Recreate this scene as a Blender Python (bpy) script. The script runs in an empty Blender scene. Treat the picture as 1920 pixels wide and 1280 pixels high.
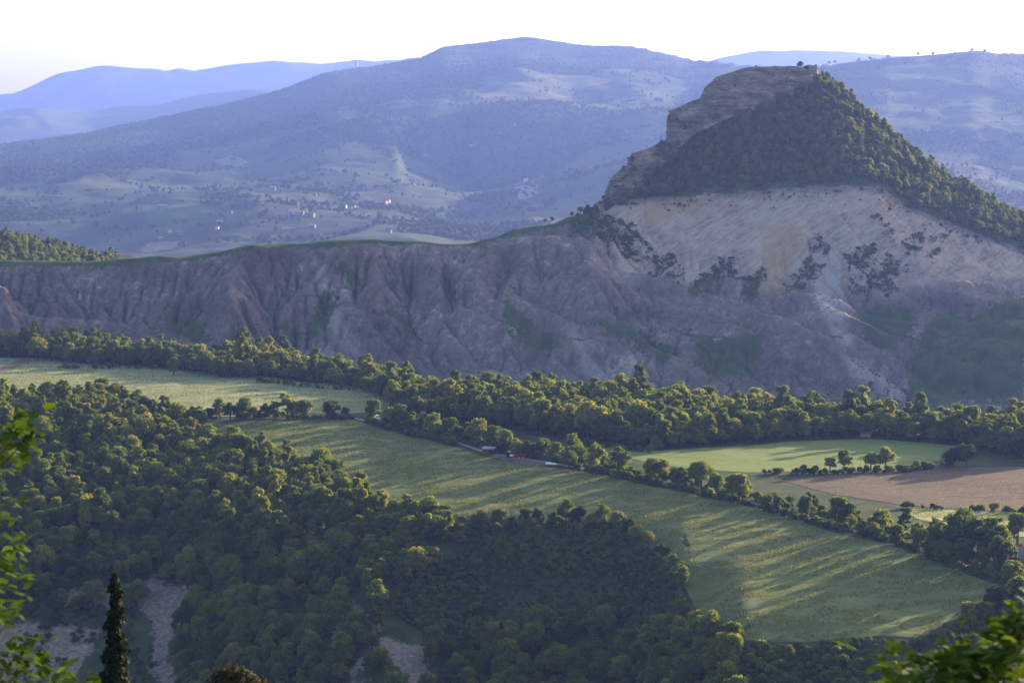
import bpy, bmesh, math, random
import numpy as np
from mathutils import Vector, Matrix
from mathutils.geometry import delaunay_2d_cdt

# ------------------------------------------------------------------ camera, sky, sun, exposure
S = bpy.context.scene
COL = S.collection
PITCH = math.atan(390 / 4000)
CAMZ = 130.0
cam_d = bpy.data.cameras.new('camera')
cam_d.lens = 75.0; cam_d.sensor_width = 36.0
cam_d.clip_start = 0.3; cam_d.clip_end = 120000
cam_d.dof.use_dof = True; cam_d.dof.focus_distance = 900; cam_d.dof.aperture_fstop = 9.0
cam = bpy.data.objects.new('camera', cam_d); COL.objects.link(cam)
cam.location = (0, 0, CAMZ); cam.rotation_euler = (math.pi / 2 - PITCH, 0, 0)
S.camera = cam

SUN_AZ, SUN_EL = math.radians(48), math.radians(11.5)
w = bpy.data.worlds.new('World'); S.world = w; w.use_nodes = True
nt = w.node_tree; bg = nt.nodes['Background']
sky = nt.nodes.new('ShaderNodeTexSky'); sky.sky_type = 'NISHITA'; sky.sun_disc = False
sky.sun_elevation = SUN_EL; sky.sun_rotation = SUN_AZ
sky.altitude = 400; sky.air_density = 1.0; sky.dust_density = 3.0; sky.ozone_density = 1.0
nt.links.new(sky.outputs[0], bg.inputs[0]); bg.inputs[1].default_value = 0.125
sd = bpy.data.lights.new('sun', 'SUN'); sd.energy = 5.0; sd.angle = math.radians(0.55); sd.color = (1.0, 0.82, 0.54)
sun = bpy.data.objects.new('sun', sd); COL.objects.link(sun)
sv = Vector((math.sin(SUN_AZ) * math.cos(SUN_EL), math.cos(SUN_AZ) * math.cos(SUN_EL), math.sin(SUN_EL)))
sun.rotation_euler = sv.to_track_quat('Z', 'Y').to_euler()
S.view_settings.view_transform = 'Standard'; S.view_settings.look = 'None'
S.view_settings.exposure = 1.95; S.view_settings.gamma = 1.0; S.view_settings.use_curve_mapping = False
S.render.engine = 'CYCLES'
S.cycles.use_denoising = True
S.cycles.max_bounces = 5; S.cycles.diffuse_bounces = 2; S.cycles.glossy_bounces = 1
S.cycles.transmission_bounces = 2; S.cycles.transparent_max_bounces = 4; S.cycles.volume_bounces = 0
S.cycles.use_adaptive_sampling = True; S.cycles.adaptive_threshold = 0.02
HAZE_DENSITY = 0.46e-4

rng = np.random.default_rng(7)
random.seed(7)

# ------------------------------------------------------------------ camera rays -> world points
CP, SP_ = math.cos(PITCH), math.sin(PITCH)
def ray(px, py):
    a = (px - 960) / 4000; b = (640 - py) / 4000
    return a, CP + b * SP_, -SP_ + b * CP          # world direction x, y, z
def at(px, py, Y):
    dx, dy, dz = ray(px, py); t = Y / dy
    return Vector((dx * t, Y, CAMZ + dz * t))
def zat(py, Y):
    return at(960, py, Y).z
def xat(px, Y):                                    # azimuth column -> x (pixel columns are nearly straight in plan)
    return (px - 960) / 4000 * Y / CP
def ground_hit(px, py, hf, y0, y1, n=1600):
    Y = np.linspace(y0, y1, n); dx, dy, dz = ray(px, py); t = Y / dy
    below = (CAMZ + dz * t) < hf(dx * t, Y)
    k = int(np.argmax(below))
    if not below[k]: k = n - 1
    return Vector((dx * t[k], Y[k], float(hf(np.array([dx * t[k]]), np.array([Y[k]]))[0])))

# ------------------------------------------------------------------ noise
def _hash(ix, iy, seed):
    h = (ix.astype(np.int64) * 374761393 + iy.astype(np.int64) * 668265263 + seed * 982451653) & 0xffffffff
    h = ((h ^ (h >> 13)) * 1274126177) & 0xffffffff
    return ((h ^ (h >> 16)) & 0xffff) / 65535.0
def vnoise(x, y, seed=0):
    x = np.asarray(x, float); y = np.asarray(y, float)
    ix = np.floor(x); iy = np.floor(y); fx = x - ix; fy = y - iy
    fx = fx * fx * fx * (fx * (fx * 6 - 15) + 10); fy = fy * fy * fy * (fy * (fy * 6 - 15) + 10)
    a = _hash(ix, iy, seed); b = _hash(ix + 1, iy, seed); c = _hash(ix, iy + 1, seed); d = _hash(ix + 1, iy + 1, seed)
    return (a + (b - a) * fx) * (1 - fy) + (c + (d - c) * fx) * fy
def fbm(x, y, oct=4, seed=0, gain=0.5):
    s = 0; a = 1; t = 0
    for o in range(oct):
        s = s + a * (vnoise(x * 2 ** o + 17.3 * o, y * 2 ** o - 9.1 * o, seed + o) - 0.5) * 2; t += a; a *= gain
    return s / t
def ridged(x, y, oct=4, seed=0):
    s = 0; a = 1; t = 0
    for o in range(oct):
        s = s + a * (1 - np.abs(vnoise(x * 2 ** o + 5.7 * o, y * 2 ** o + 3.3 * o, seed + o) - 0.5) * 2); t += a; a *= 0.5
    return s / t
def smooth(a, n):
    for _ in range(n):
        p = np.pad(a, 1, mode='edge')
        a = (p[:-2, 1:-1] + p[2:, 1:-1] + p[1:-1, :-2] + p[1:-1, 2:] + 2 * p[1:-1, 1:-1]) / 6
    return a
def inpoly(x, y, poly):
    x = np.asarray(x, float); y = np.asarray(y, float); r = np.zeros(x.shape, bool); n = len(poly)
    for i in range(n):
        x1, y1 = poly[i][0], poly[i][1]; x2, y2 = poly[(i + 1) % n][0], poly[(i + 1) % n][1]
        if y1 == y2: continue
        c = (y1 > y) != (y2 > y)
        r ^= c & (x < (x2 - x1) * (y - y1) / (y2 - y1) + x1)
    return r

# ------------------------------------------------------------------ object helpers
def tag(o, label=None, cat=None, group=None, kind=None):
    if label: o['label'] = label
    if cat: o['category'] = cat
    if group: o['group'] = group
    if kind: o['kind'] = kind
    return o
def link(name, me, mats=(), parent=None):
    o = bpy.data.objects.new(name, me); COL.objects.link(o)
    if parent: o.parent = parent
    if me is not None:
        for m in mats: me.materials.append(m)
    return o
def empty(name, loc, rz=0):
    o = bpy.data.objects.new(name, None); COL.objects.link(o)
    o.location = loc; o.rotation_euler = (0, 0, rz); o.empty_display_size = 0.5
    return o
def np_mesh(name, V, F, smooth_shade=False, mat_idx=None):
    V = np.asarray(V, np.float32); F = np.asarray(F, np.int32); k = F.shape[1]
    me = bpy.data.meshes.new(name)
    me.vertices.add(len(V)); me.vertices.foreach_set('co', V.ravel())
    me.loops.add(F.size); me.loops.foreach_set('vertex_index', F.ravel())
    me.polygons.add(len(F)); me.polygons.foreach_set('loop_start', np.arange(0, F.size, k, dtype=np.int32))
    me.polygons.foreach_set('loop_total', np.full(len(F), k, np.int32))
    me.polygons.foreach_set('use_smooth', np.full(len(F), smooth_shade))
    if mat_idx is not None: me.polygons.foreach_set('material_index', np.asarray(mat_idx, np.int32))
    me.update(calc_edges=True); me.validate()
    return me
def attr(me, name, vals):
    a = me.attributes.new(name, 'FLOAT', 'POINT'); a.data.foreach_set('value', np.asarray(vals, np.float32).ravel())
def grid_faces(H, W, keep=None):
    i = np.arange((H - 1) * (W - 1)); r = i // (W - 1); c = i % (W - 1); a = r * W + c
    F = np.stack([a, a + 1, a + W + 1, a + W], 1)
    return F if keep is None else F[keep.ravel()]
class MB:
    """collects boxes, tubes and loose faces into one mesh"""
    def __init__(s): s.v = []; s.f = []; s.m = []
    def add(s, v, f, m=0):
        b = len(s.v); s.v += [tuple(p) for p in v]; s.f += [tuple(b + i for i in q) for q in f]; s.m += [m] * len(f); return s
    def box(s, x0, x1, y0, y1, z0, z1, m=0):
        v = [(x0, y0, z0), (x1, y0, z0), (x1, y1, z0), (x0, y1, z0), (x0, y0, z1), (x1, y0, z1), (x1, y1, z1), (x0, y1, z1)]
        return s.add(v, [(0, 3, 2, 1), (4, 5, 6, 7), (0, 1, 5, 4), (1, 2, 6, 5), (2, 3, 7, 6), (3, 0, 4, 7)], m)
    def gable(s, x0, x1, y0, y1, z0, h, over=0.4, m=0, th=0.2):
        ym = (y0 + y1) / 2; x0 -= over; x1 += over; y0 -= over; y1 += over
        v = [(x0, y0, z0), (x1, y0, z0), (x1, ym, z0 + h), (x0, ym, z0 + h), (x0, y1, z0), (x1, y1, z0)]
        v += [(a, b, c + th) for a, b, c in v]
        f = [(6, 7, 8, 9), (9, 8, 11, 10), (0, 3, 2, 1), (3, 4, 5, 2), (0, 1, 7, 6), (4, 10, 11, 5), (0, 6, 9, 3), (3, 9, 10, 4), (1, 2, 8, 7), (2, 5, 11, 8)]
        return s.add(v, f, m)
    def gable_wall(s, x0, x1, y0, y1, z0, h, m=0):
        ym = (y0 + y1) / 2
        v = [(x0, y0, z0), (x0, y1, z0), (x0, ym, z0 + h), (x1, y0, z0), (x1, y1, z0), (x1, ym, z0 + h)]
        return s.add(v, [(0, 2, 1), (3, 4, 5), (0, 3, 5, 2), (1, 2, 5, 4), (0, 1, 4, 3)], m)
    def tube(s, pts, rad, n=6, m=0):
        b = len(s.v); pts = [Vector(p) for p in pts]
        for i, p in enumerate(pts):
            t = (pts[min(i + 1, len(pts) - 1)] - pts[max(i - 1, 0)]).normalized()
            u = t.orthogonal().normalized(); q = t.cross(u)
            for k in range(n):
                a = 2 * math.pi * k / n; s.v.append(tuple(p + (u * math.cos(a) + q * math.sin(a)) * rad[i]))
        for i in range(len(pts) - 1):
            for k in range(n):
                s.f.append((b + i * n + k, b + i * n + (k + 1) % n, b + (i + 1) * n + (k + 1) % n, b + (i + 1) * n + k)); s.m.append(m)
        s.f.append(tuple(b + k for k in range(n))[::-1]); s.m.append(m)
        s.f.append(tuple(b + (len(pts) - 1) * n + k for k in range(n))); s.m.append(m)
        return s
    def mesh(s, name):
        me = bpy.data.meshes.new(name); me.from_pydata(s.v, [], s.f); me.polygons.foreach_set('material_index', s.m); me.update(); return me
    def build(s, name, mats, parent=None):
        return link(name, s.mesh(name), mats if isinstance(mats, (list, tuple)) else [mats], parent)

# ------------------------------------------------------------------ materials
class NT:
    def __init__(s, name, rough=0.9, spec=0.2):
        s.m = bpy.data.materials.new(name); s.m.use_nodes = True; s.t = s.m.node_tree; s.n = s.t.nodes
        s.b = s.n['Principled BSDF']; s.b.inputs['Roughness'].default_value = rough
        s.b.inputs['Specular IOR Level'].default_value = spec; s.out = s.n['Material Output']
        s._pos = None
    def pos(s):
        if s._pos is None: s._pos = s.n.new('ShaderNodeNewGeometry').outputs['Position']
        return s._pos
    def map(s, scale=(1, 1, 1), rot=(0, 0, 0), src=None):
        r = s.n.new('ShaderNodeMapping'); r.inputs['Rotation'].default_value = rot       # turn first, then stretch
        m = s.n.new('ShaderNodeMapping'); m.inputs['Scale'].default_value = scale
        s.t.links.new(src or s.pos(), r.inputs[0]); s.t.links.new(r.outputs[0], m.inputs[0]); return m.outputs[0]
    def noise(s, scale, detail=4, rough=0.55, vec=None, dist=0):
        t = s.n.new('ShaderNodeTexNoise'); t.inputs['Scale'].default_value = scale; t.inputs['Detail'].default_value = detail
        t.inputs['Roughness'].default_value = rough; t.inputs['Distortion'].default_value = dist
        s.t.links.new(vec or s.pos(), t.inputs['Vector']); return t.outputs['Fac']
    def voro(s, scale, vec=None, out='Color', feat='F1', rnd=1.0):
        t = s.n.new('ShaderNodeTexVoronoi'); t.feature = feat; t.inputs['Scale'].default_value = scale; t.inputs['Randomness'].default_value = rnd
        s.t.links.new(vec or s.pos(), t.inputs['Vector']); return t.outputs[out]
    def attr(s, name):
        t = s.n.new('ShaderNodeAttribute'); t.attribute_name = name; return t.outputs['Fac']
    def ramp(s, fac, stops, interp='LINEAR'):
        r = s.n.new('ShaderNodeValToRGB'); r.color_ramp.interpolation = interp
        while len(r.color_ramp.elements) < len(stops): r.color_ramp.elements.new(0.5)
        for e, (p, c) in zip(r.color_ramp.elements, stops):
            e.position = p; e.color = (*c, 1) if hasattr(c, '__len__') else (c, c, c, 1)
        s.t.links.new(fac, r.inputs[0]); return r.outputs[0]
    def mix(s, fac, a, b, mode='MIX'):
        m = s.n.new('ShaderNodeMix'); m.data_type = 'RGBA'; m.blend_type = mode
        for sock, v in ((m.inputs[0], fac), (m.inputs[6], a), (m.inputs[7], b)):
            if isinstance(v, (int, float)): sock.default_value = v
            elif isinstance(v, tuple): sock.default_value = (*v, 1)
            else: s.t.links.new(v, sock)
        return m.outputs[2]
    def math(s, op, a, b=0.0, clamp=False):
        m = s.n.new('ShaderNodeMath'); m.operation = op; m.use_clamp = clamp
        for sock, v in ((m.inputs[0], a), (m.inputs[1], b)):
            if isinstance(v, (int, float)): sock.default_value = v
            else: s.t.links.new(v, sock)
        return m.outputs[0]
    def color(s, c):
        if isinstance(c, tuple): s.b.inputs['Base Color'].default_value = (*c, 1)
        else: s.t.links.new(c, s.b.inputs['Base Color'])
        return s
    def bump(s, h, dist=1.0, strength=1.0):
        b = s.n.new('ShaderNodeBump'); b.inputs['Distance'].default_value = dist; b.inputs['Strength'].default_value = strength
        s.t.links.new(h, b.inputs['Height']); s.t.links.new(b.outputs[0], s.b.inputs['Normal']); return s

def plain(name, c, rough=0.7, var=0.25, scale=1.5):
    n = NT(name, rough); f = n.noise(scale, 5)
    d = tuple(x * (1 - var) for x in c); l = tuple(min(1, x * (1 + var)) for x in c)
    n.color(n.ramp(f, [(0.3, d), (0.7, l)])); return n.m

def leaf_mat(name, dark, mid, light, trans=0.45, isl=True):
    n = NT(name, 0.6, 0.25)
    oi = n.n.new('ShaderNodeObjectInfo').outputs['Random']
    gi = n.n.new('ShaderNodeNewGeometry').outputs['Random Per Island']
    f = n.math('ADD', n.math('MULTIPLY', oi, 0.62), n.math('MULTIPLY', gi, 0.38))
    c = n.ramp(f, [(0.05, dark), (0.5, mid), (0.95, light)])
    n.color(c)
    n.b.inputs['Specular IOR Level'].default_value = 0.08; n.b.inputs['Roughness'].default_value = 0.75; tr = n.n.new('ShaderNodeBsdfTranslucent')
    tc = n.mix(1.0, c, (1.9, 1.75, 0.75), 'MULTIPLY'); n.t.links.new(tc, tr.inputs[0])
    mx = n.n.new('ShaderNodeMixShader'); mx.inputs[0].default_value = trans
    n.t.links.new(n.b.outputs[0], mx.inputs[1]); n.t.links.new(tr.outputs[0], mx.inputs[2]); n.t.links.new(mx.outputs[0], n.out.inputs[0])
    return n.m
M = {}
M['oak_leaf'] = leaf_mat('oak_leaf', (0.048, 0.082, 0.024), (0.105, 0.138, 0.032), (0.21, 0.21, 0.048), 0.5)
M['dark_leaf'] = leaf_mat('dark_leaf', (0.030, 0.046, 0.018), (0.048, 0.068, 0.022), (0.075, 0.096, 0.028), 0.4)
M['shrub_leaf'] = leaf_mat('shrub_leaf', (0.040, 0.066, 0.022), (0.075, 0.108, 0.03), (0.15, 0.17, 0.045), 0.45)
M['near_leaf'] = leaf_mat('near_leaf', (0.022, 0.044, 0.008), (0.036, 0.068, 0.010), (0.06, 0.095, 0.015), 0.36)
M['cypress_leaf'] = leaf_mat('cypress_leaf', (0.010, 0.016, 0.009), (0.016, 0.024, 0.012), (0.026, 0.034, 0.015), 0.15)
M['far_leaf'] = leaf_mat('far_leaf', (0.025, 0.042, 0.018), (0.045, 0.066, 0.022), (0.08, 0.10, 0.032), 0.3)
M['bark'] = plain('bark', (0.07, 0.055, 0.042), 0.95, 0.35, 3)

# ground under the woods
n = NT('wood_floor', 0.95, 0.1)
sc = n.attr('scree')
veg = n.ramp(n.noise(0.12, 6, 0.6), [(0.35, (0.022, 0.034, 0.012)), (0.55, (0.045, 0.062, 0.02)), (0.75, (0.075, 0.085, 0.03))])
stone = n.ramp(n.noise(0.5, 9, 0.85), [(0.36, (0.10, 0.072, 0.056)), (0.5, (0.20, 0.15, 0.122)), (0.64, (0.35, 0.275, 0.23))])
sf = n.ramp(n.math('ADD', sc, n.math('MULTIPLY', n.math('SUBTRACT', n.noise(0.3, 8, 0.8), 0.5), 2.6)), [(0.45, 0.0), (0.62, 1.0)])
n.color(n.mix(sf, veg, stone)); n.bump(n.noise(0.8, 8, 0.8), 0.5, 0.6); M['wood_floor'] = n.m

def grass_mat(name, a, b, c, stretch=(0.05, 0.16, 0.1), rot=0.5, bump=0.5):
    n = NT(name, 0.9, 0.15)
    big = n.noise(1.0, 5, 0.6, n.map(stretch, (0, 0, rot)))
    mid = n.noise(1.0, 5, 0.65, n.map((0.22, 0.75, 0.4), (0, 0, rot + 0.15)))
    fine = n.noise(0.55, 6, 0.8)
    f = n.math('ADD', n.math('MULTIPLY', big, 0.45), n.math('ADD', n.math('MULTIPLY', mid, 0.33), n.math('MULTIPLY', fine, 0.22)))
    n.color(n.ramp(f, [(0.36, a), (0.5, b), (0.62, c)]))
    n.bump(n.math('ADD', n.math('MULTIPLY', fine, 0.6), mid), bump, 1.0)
    return n.m
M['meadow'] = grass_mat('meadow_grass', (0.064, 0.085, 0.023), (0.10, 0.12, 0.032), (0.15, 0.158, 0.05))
M['pale_meadow'] = grass_mat('pale_meadow_grass', (0.11, 0.14, 0.045), (0.18, 0.195, 0.075), (0.27, 0.265, 0.13))
M['crop'] = grass_mat('crop_grass', (0.085, 0.125, 0.024), (0.125, 0.16, 0.033), (0.175, 0.195, 0.048))
M['hay'] = grass_mat('hay_grass', (0.17, 0.165, 0.06), (0.26, 0.24, 0.09), (0.34, 0.31, 0.13))
n = NT('ploughed_soil', 0.95, 0.1)
fur = n.noise(1.0, 4, 0.6, n.map((0.06, 0.9, 0.5), (0, 0, -0.25)))
n.color(n.ramp(n.math('ADD', n.math('MULTIPLY', fur, 0.5), n.math('MULTIPLY', n.noise(0.8, 5, 0.7), 0.5)), [(0.40, (0.06, 0.041, 0.027)), (0.5, (0.105, 0.073, 0.048)), (0.60, (0.165, 0.118, 0.08))]))
n.bump(n.math('ADD', fur, n.noise(1.2, 5, 0.7)), 0.5, 1.0); M['soil'] = n.m
M['gravel'] = plain('road_gravel', (0.2, 0.175, 0.14), 0.95, 0.3, 0.8)
M['bare'] = plain('bare_earth', (0.11, 0.08, 0.058), 0.95, 0.35, 0.5)

# badlands and hill
n = NT('badlands', 0.95, 0.1)
veg_a, tan_a = n.attr('veg'), n.attr('tan')
runs = n.noise(0.09, 7, 0.75, None, 1.5)
clay = n.ramp(n.math('ADD', n.math('MULTIPLY', n.noise(0.02, 6, 0.65), 0.4), n.math('ADD', n.math('MULTIPLY', runs, 0.35), n.math('MULTIPLY', n.noise(0.3, 6, 0.75), 0.25))),
              [(0.38, (0.05, 0.037, 0.033)), (0.46, (0.135, 0.103, 0.092)), (0.54, (0.21, 0.165, 0.148)), (0.62, (0.44, 0.37, 0.335))])
redd = n.mix(n.ramp(n.noise(0.012, 4), [(0.56, 0.0), (0.68, 0.55)]), clay, (0.085, 0.052, 0.05))
dip = n.map((0.07, 0.07, 0.42), (0.0, 0.5, 0.0))
stra = n.noise(1.0, 5, 0.6, dip, 0.6)
tanc = n.ramp(n.math('ADD', n.math('MULTIPLY', stra, 0.4), n.math('ADD', n.math('MULTIPLY', n.noise(0.05, 5, 0.65), 0.3), n.math('MULTIPLY', n.noise(0.5, 8, 0.8), 0.3))),
              [(0.38, (0.16, 0.108, 0.08)), (0.46, (0.32, 0.24, 0.185)), (0.54, (0.42, 0.33, 0.265)), (0.64, (0.50, 0.37, 0.25))])
rock = n.mix(tan_a, redd, tanc)
rock = n.mix(n.math('MULTIPLY', n.attr('ochre'), n.ramp(n.noise(0.06, 6, 0.7), [(0.3, 0.2), (0.6, 0.9)])), rock, (0.40, 0.26, 0.13))
rock = n.mix(n.math('MULTIPLY', n.attr('chute'), n.ramp(n.noise(0.12, 6, 0.7), [(0.35, 0.1), (0.55, 0.95)])), rock, (0.36, 0.32, 0.30))
vf = n.ramp(n.math('ADD', veg_a, n.math('MULTIPLY', n.math('SUBTRACT', n.noise(0.2, 7, 0.75), 0.5), 1.7)), [(0.46, 0.0), (0.58, 1.0)])
gcol = n.ramp(n.noise(0.1, 5, 0.65), [(0.3, (0.035, 0.055, 0.02)), (0.5, (0.062, 0.088, 0.028)), (0.7, (0.10, 0.12, 0.042))])
n.color(n.mix(vf, rock, gcol))
n.bump(n.math('ADD', n.math('MULTIPLY', n.math('MULTIPLY', stra, tan_a), 0.8), n.noise(0.3, 8, 0.78)), 2.2, 0.9)
M['badlands'] = n.m
n = NT('cliff_rock', 0.9, 0.15)
st = n.noise(1.0, 6, 0.65, n.map((0.07, 0.07, 0.4), (0.05, 0.10, 0)), 0.8)
n.color(n.mix(n.ramp(n.noise(0.07, 5, 0.6), [(0.42, 0.0), (0.62, 0.8)]),
    n.ramp(st, [(0.34, (0.09, 0.066, 0.05)), (0.5, (0.20, 0.148, 0.108)), (0.66, (0.33, 0.25, 0.175))]), (0.10, 0.075, 0.06)))
n.bump(n.math('ADD', st, n.noise(0.5, 6, 0.7)), 1.6, 1.0); M['cliff'] = n.m
# far slopes
n = NT('far_slopes', 0.95, 0.1)
fv = n.map((0.0042, 0.0026, 0.002), (0, 0, 0.5))
warp = n.mix(0.25, fv, n.voro(0.5, fv), 'ADD')
cellc = n.voro(1.0, fv, 'Color')
sep = n.n.new('ShaderNodeSeparateColor'); n.t.links.new(cellc, sep.inputs[0])
fields = n.ramp(sep.outputs[0], [(0.0, (0.03, 0.046, 0.019)), (0.3, (0.04, 0.06, 0.022)), (0.6, (0.055, 0.075, 0.027)), (0.88, (0.07, 0.09, 0.034)), (0.98, (0.11, 0.11, 0.05))], 'CONSTANT')
wood = n.ramp(n.attr('wood'), [(0.4, 0.0), (0.6, 1.0)])
base = n.mix(wood, fields, n.ramp(n.noise(0.05, 5, 0.7), [(0.3, (0.02, 0.033, 0.016)), (0.7, (0.045, 0.062, 0.024))]))
pale = n.attr('pale')
base = n.mix(n.ramp(pale, [(0.3, 0.0), (0.6, 1.0)]), base, (0.16, 0.145, 0.08))
base = n.mix(n.ramp(n.attr('bare'), [(0.3, 0.0), (0.6, 1.0)]), base, (0.22, 0.16, 0.14))
n.color(base); n.bump(n.noise(0.03, 6, 0.7), 12.0, 0.7); M['far'] = n.m
M['farther'] = plain('mountain_forest', (0.045, 0.06, 0.03), 0.95, 0.4, 0.004)
M['farwall'] = plain('far_wall', (0.17, 0.16, 0.15), 0.85, 0.1)
M['fartiles'] = plain('far_tiles', (0.2, 0.11, 0.085), 0.85, 0.2)
M['plaster'] = plain('pale_plaster', (0.42, 0.39, 0.36), 0.8, 0.08)
M['ochre'] = plain('ochre_plaster', (0.55, 0.38, 0.24), 0.8, 0.1)
M['stonewall'] = plain('stone_wall', (0.22, 0.175, 0.14), 0.9, 0.3, 0.9)
M['tiles'] = plain('roof_tiles', (0.34, 0.15, 0.10), 0.85, 0.25, 1.2)
M['greyroof'] = plain('grey_roof', (0.28, 0.27, 0.28), 0.6, 0.1)
M['darkwood'] = plain('dark_wood', (0.10, 0.05, 0.045), 0.85, 0.3, 2)
M['white'] = plain('white_paint', (0.8, 0.8, 0.78), 0.4, 0.04)
M['redpaint'] = plain('red_paint', (0.16, 0.02, 0.02), 0.5, 0.2, 1.5)
M['rubber'] = plain('rubber', (0.02, 0.02, 0.022), 0.9, 0.2)
M['glass'] = plain('window_glass', (0.03, 0.035, 0.045), 0.15, 0.1)
M['steel'] = plain('mast_steel', (0.45, 0.3, 0.3), 0.5, 0.1)
M['stone'] = plain('scree_stone', (0.26, 0.235, 0.225), 0.9, 0.3, 0.7)

# ------------------------------------------------------------------ terrain columns -> height function
class Columns:
    """height field given by profiles (distance, height) on a fan of azimuth columns"""
    def __init__(s, cols, ys):
        s.px = np.array([c[0] for c in cols], float); s.y = np.asarray(ys, float)
        s.tab = np.array([np.interp(s.y, [k[0] for k in c[1]], [k[1] for k in c[1]]) for c in cols])
    def __call__(s, x, y):
        x = np.asarray(x, float); y = np.asarray(y, float)
        px = 960 + 4000 * x / np.maximum(y, 60.0) * CP
        i = np.clip(np.searchsorted(s.px, px) - 1, 0, len(s.px) - 2)
        f = np.clip((px - s.px[i]) / (s.px[i + 1] - s.px[i]), 0, 1); f = f * f * (3 - 2 * f) * 0.5 + f * 0.5
        step = s.y[1] - s.y[0]; v = np.clip((y - s.y[0]) / step, 0, len(s.y) - 1.001); j = v.astype(int); g = v - j
        a = s.tab[i, j] * (1 - g) + s.tab[i, j + 1] * g; b = s.tab[i + 1, j] * (1 - g) + s.tab[i + 1, j + 1] * g
        return a * (1 - f) + b * f

NEARHILL = [(-60, 128.2), (0, 127), (20, 120.5), (80, 104.5), (150, 75), (400, -45)]
def ncol(px, *k):
    return (px, NEARHILL + list(k))
TILT = 0.055                                            # the big meadow falls gently towards the viewer
def fcol(px, top_py, edge_py, segs, low, rear):
    """plateau, then the tilted meadow from its top line to its lower edge, then the wooded slope in (py, slope) pieces"""
    y0 = 130 / ((top_py - 250) / 4000); k = [(y0, 0.0)]
    for py, sl in ([(edge_py, TILT)] if edge_py else []) + segs:
        y1, z1 = k[-1]; y = (130 - z1 + sl * y1) / ((py - 250) / 4000 + sl); k.append((y, z1 - sl * (y1 - y)))
    return (px, NEARHILL + [low] + k[::-1] + rear)
near_cols = [
    fcol(-500, 775, None, [(1000, .12), (1290, .42)], (470, -98), [(1300, 0), (1420, -45), (1500, -60)]),
    fcol(0, 775, None, [(1000, .12), (1290, .42)], (470, -98), [(1290, 0), (1400, -42), (1500, -60)]),
    fcol(300, 776, None, [(1000, .12), (1290, .42)], (470, -98), [(1265, 0), (1390, -42), (1500, -60)]),
    fcol(500, 788, 865, [(1040, .12), (1290, .4)], (470, -92), [(1220, 0), (1370, -45), (1500, -60)]),
    fcol(700, 795, 965, [(1080, .15), (1290, .4)], (470, -86), [(1110, 0), (1280, -48), (1500, -62)]),
    fcol(850, 832, 975, [(1290, .4)], (460, -84), [(1040, 0), (1230, -52), (1500, -65)]),
    fcol(1170, 893, 978, [(1290, .4)], (450, -76), [(1020, 0), (1200, -55), (1500, -68)]),
    fcol(1290, 918, 1060, [(1290, .3)], (440, -66), [(1005, 0), (1190, -55), (1500, -68)]),
    fcol(1400, 945, 1200, [(1290, .2)], (430, -58), [(985, 0), (1170, -55), (1500, -68)]),
    fcol(1700, 1025, 1200, [(1290, .2)], (430, -50), [(960, 0), (1160, -55), (1500, -68)]),
    fcol(1900, 1095, 1110, [(1290, .15)], (430, -45), [(965, 0), (1160, -55), (1500, -68)]),
    fcol(2500, 1095, 1110, [(1290, .15)], (430, -45), [(965, 0), (1160, -50), (1500, -60)]),
]
_hn = Columns(near_cols, np.arange(-60, 1510, 10.0))
def h_near(x, y):
    x = np.asarray(x, float); y = np.asarray(y, float)
    rough = np.clip(-_hn(x, y) / 14, 0, 1) * np.clip((y - 300) / 150, 0, 1)
    return _hn(x, y) + fbm(x / 90, y / 90, 3, 3) * 1.0 + rough * (fbm(x / 38, y / 38, 4, 11) * 3.2)
def near_pt(px, py, y0=430, y1=1330): return ground_hit(px, py, h_near, y0, y1)
def near_poly(pts): return [near_pt(*p) for p in pts]

def crest(px, Y, py, base=(1424, -28), back=None):
    z = zat(py, Y)
    k = [(1200, -66), (1330, -58), base, (Y, z - 0.5), (Y + 9, z + 0.2)]
    return (px, k + (back or [(Y + 70, z - 28), (Y + 260, -25), (2300, -45)]))
HB = lambda a, b: [(1640, a), (1850, b), (2050, -30), (2300, -45)]
mid_cols = [
    crest(-700, 1560, 484, back=HB(22, zat(415, 1850))), crest(-200, 1560, 486, back=HB(20, zat(420, 1850))),
    crest(0, 1560, 488, back=HB(18, zat(443, 1850))), crest(90, 1558, 490, back=HB(17, zat(462, 1850))),
    crest(180, 1555, 489, back=HB(16, zat(485, 1850))), crest(260, 1552, 483, back=HB(12, zat(500, 1850))), crest(310, 1550, 478), crest(345, 1550, 481),
    crest(400, 1552, 474), crest(472, 1555, 458), crest(560, 1558, 455), crest(632, 1560, 448), crest(695, 1562, 448),
    crest(780, 1570, 452), crest(879, 1580, 456, (1420, -30)), crest(912, 1586, 447, (1418, -31)), crest(968, 1598, 429, (1416, -32)),
    crest(1004, 1606, 422, (1412, -34)), crest(1072, 1622, 405, (1405, -36)),
]
def hill(px, low, screetop, cb, ct, back=40):
    zt = zat(ct[1], ct[0])
    return (px, [(1200, -70), (1330, -62), (1395, -40), (low[0], zat(low[1], low[0])), (screetop[0], zat(screetop[1], screetop[0])),
                 (cb[0], zat(cb[1], cb[0])), (ct[0], zt), (ct[0] + back, zt - 3), (ct[0] + back + 230, -10), (2300, -45)])
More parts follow.
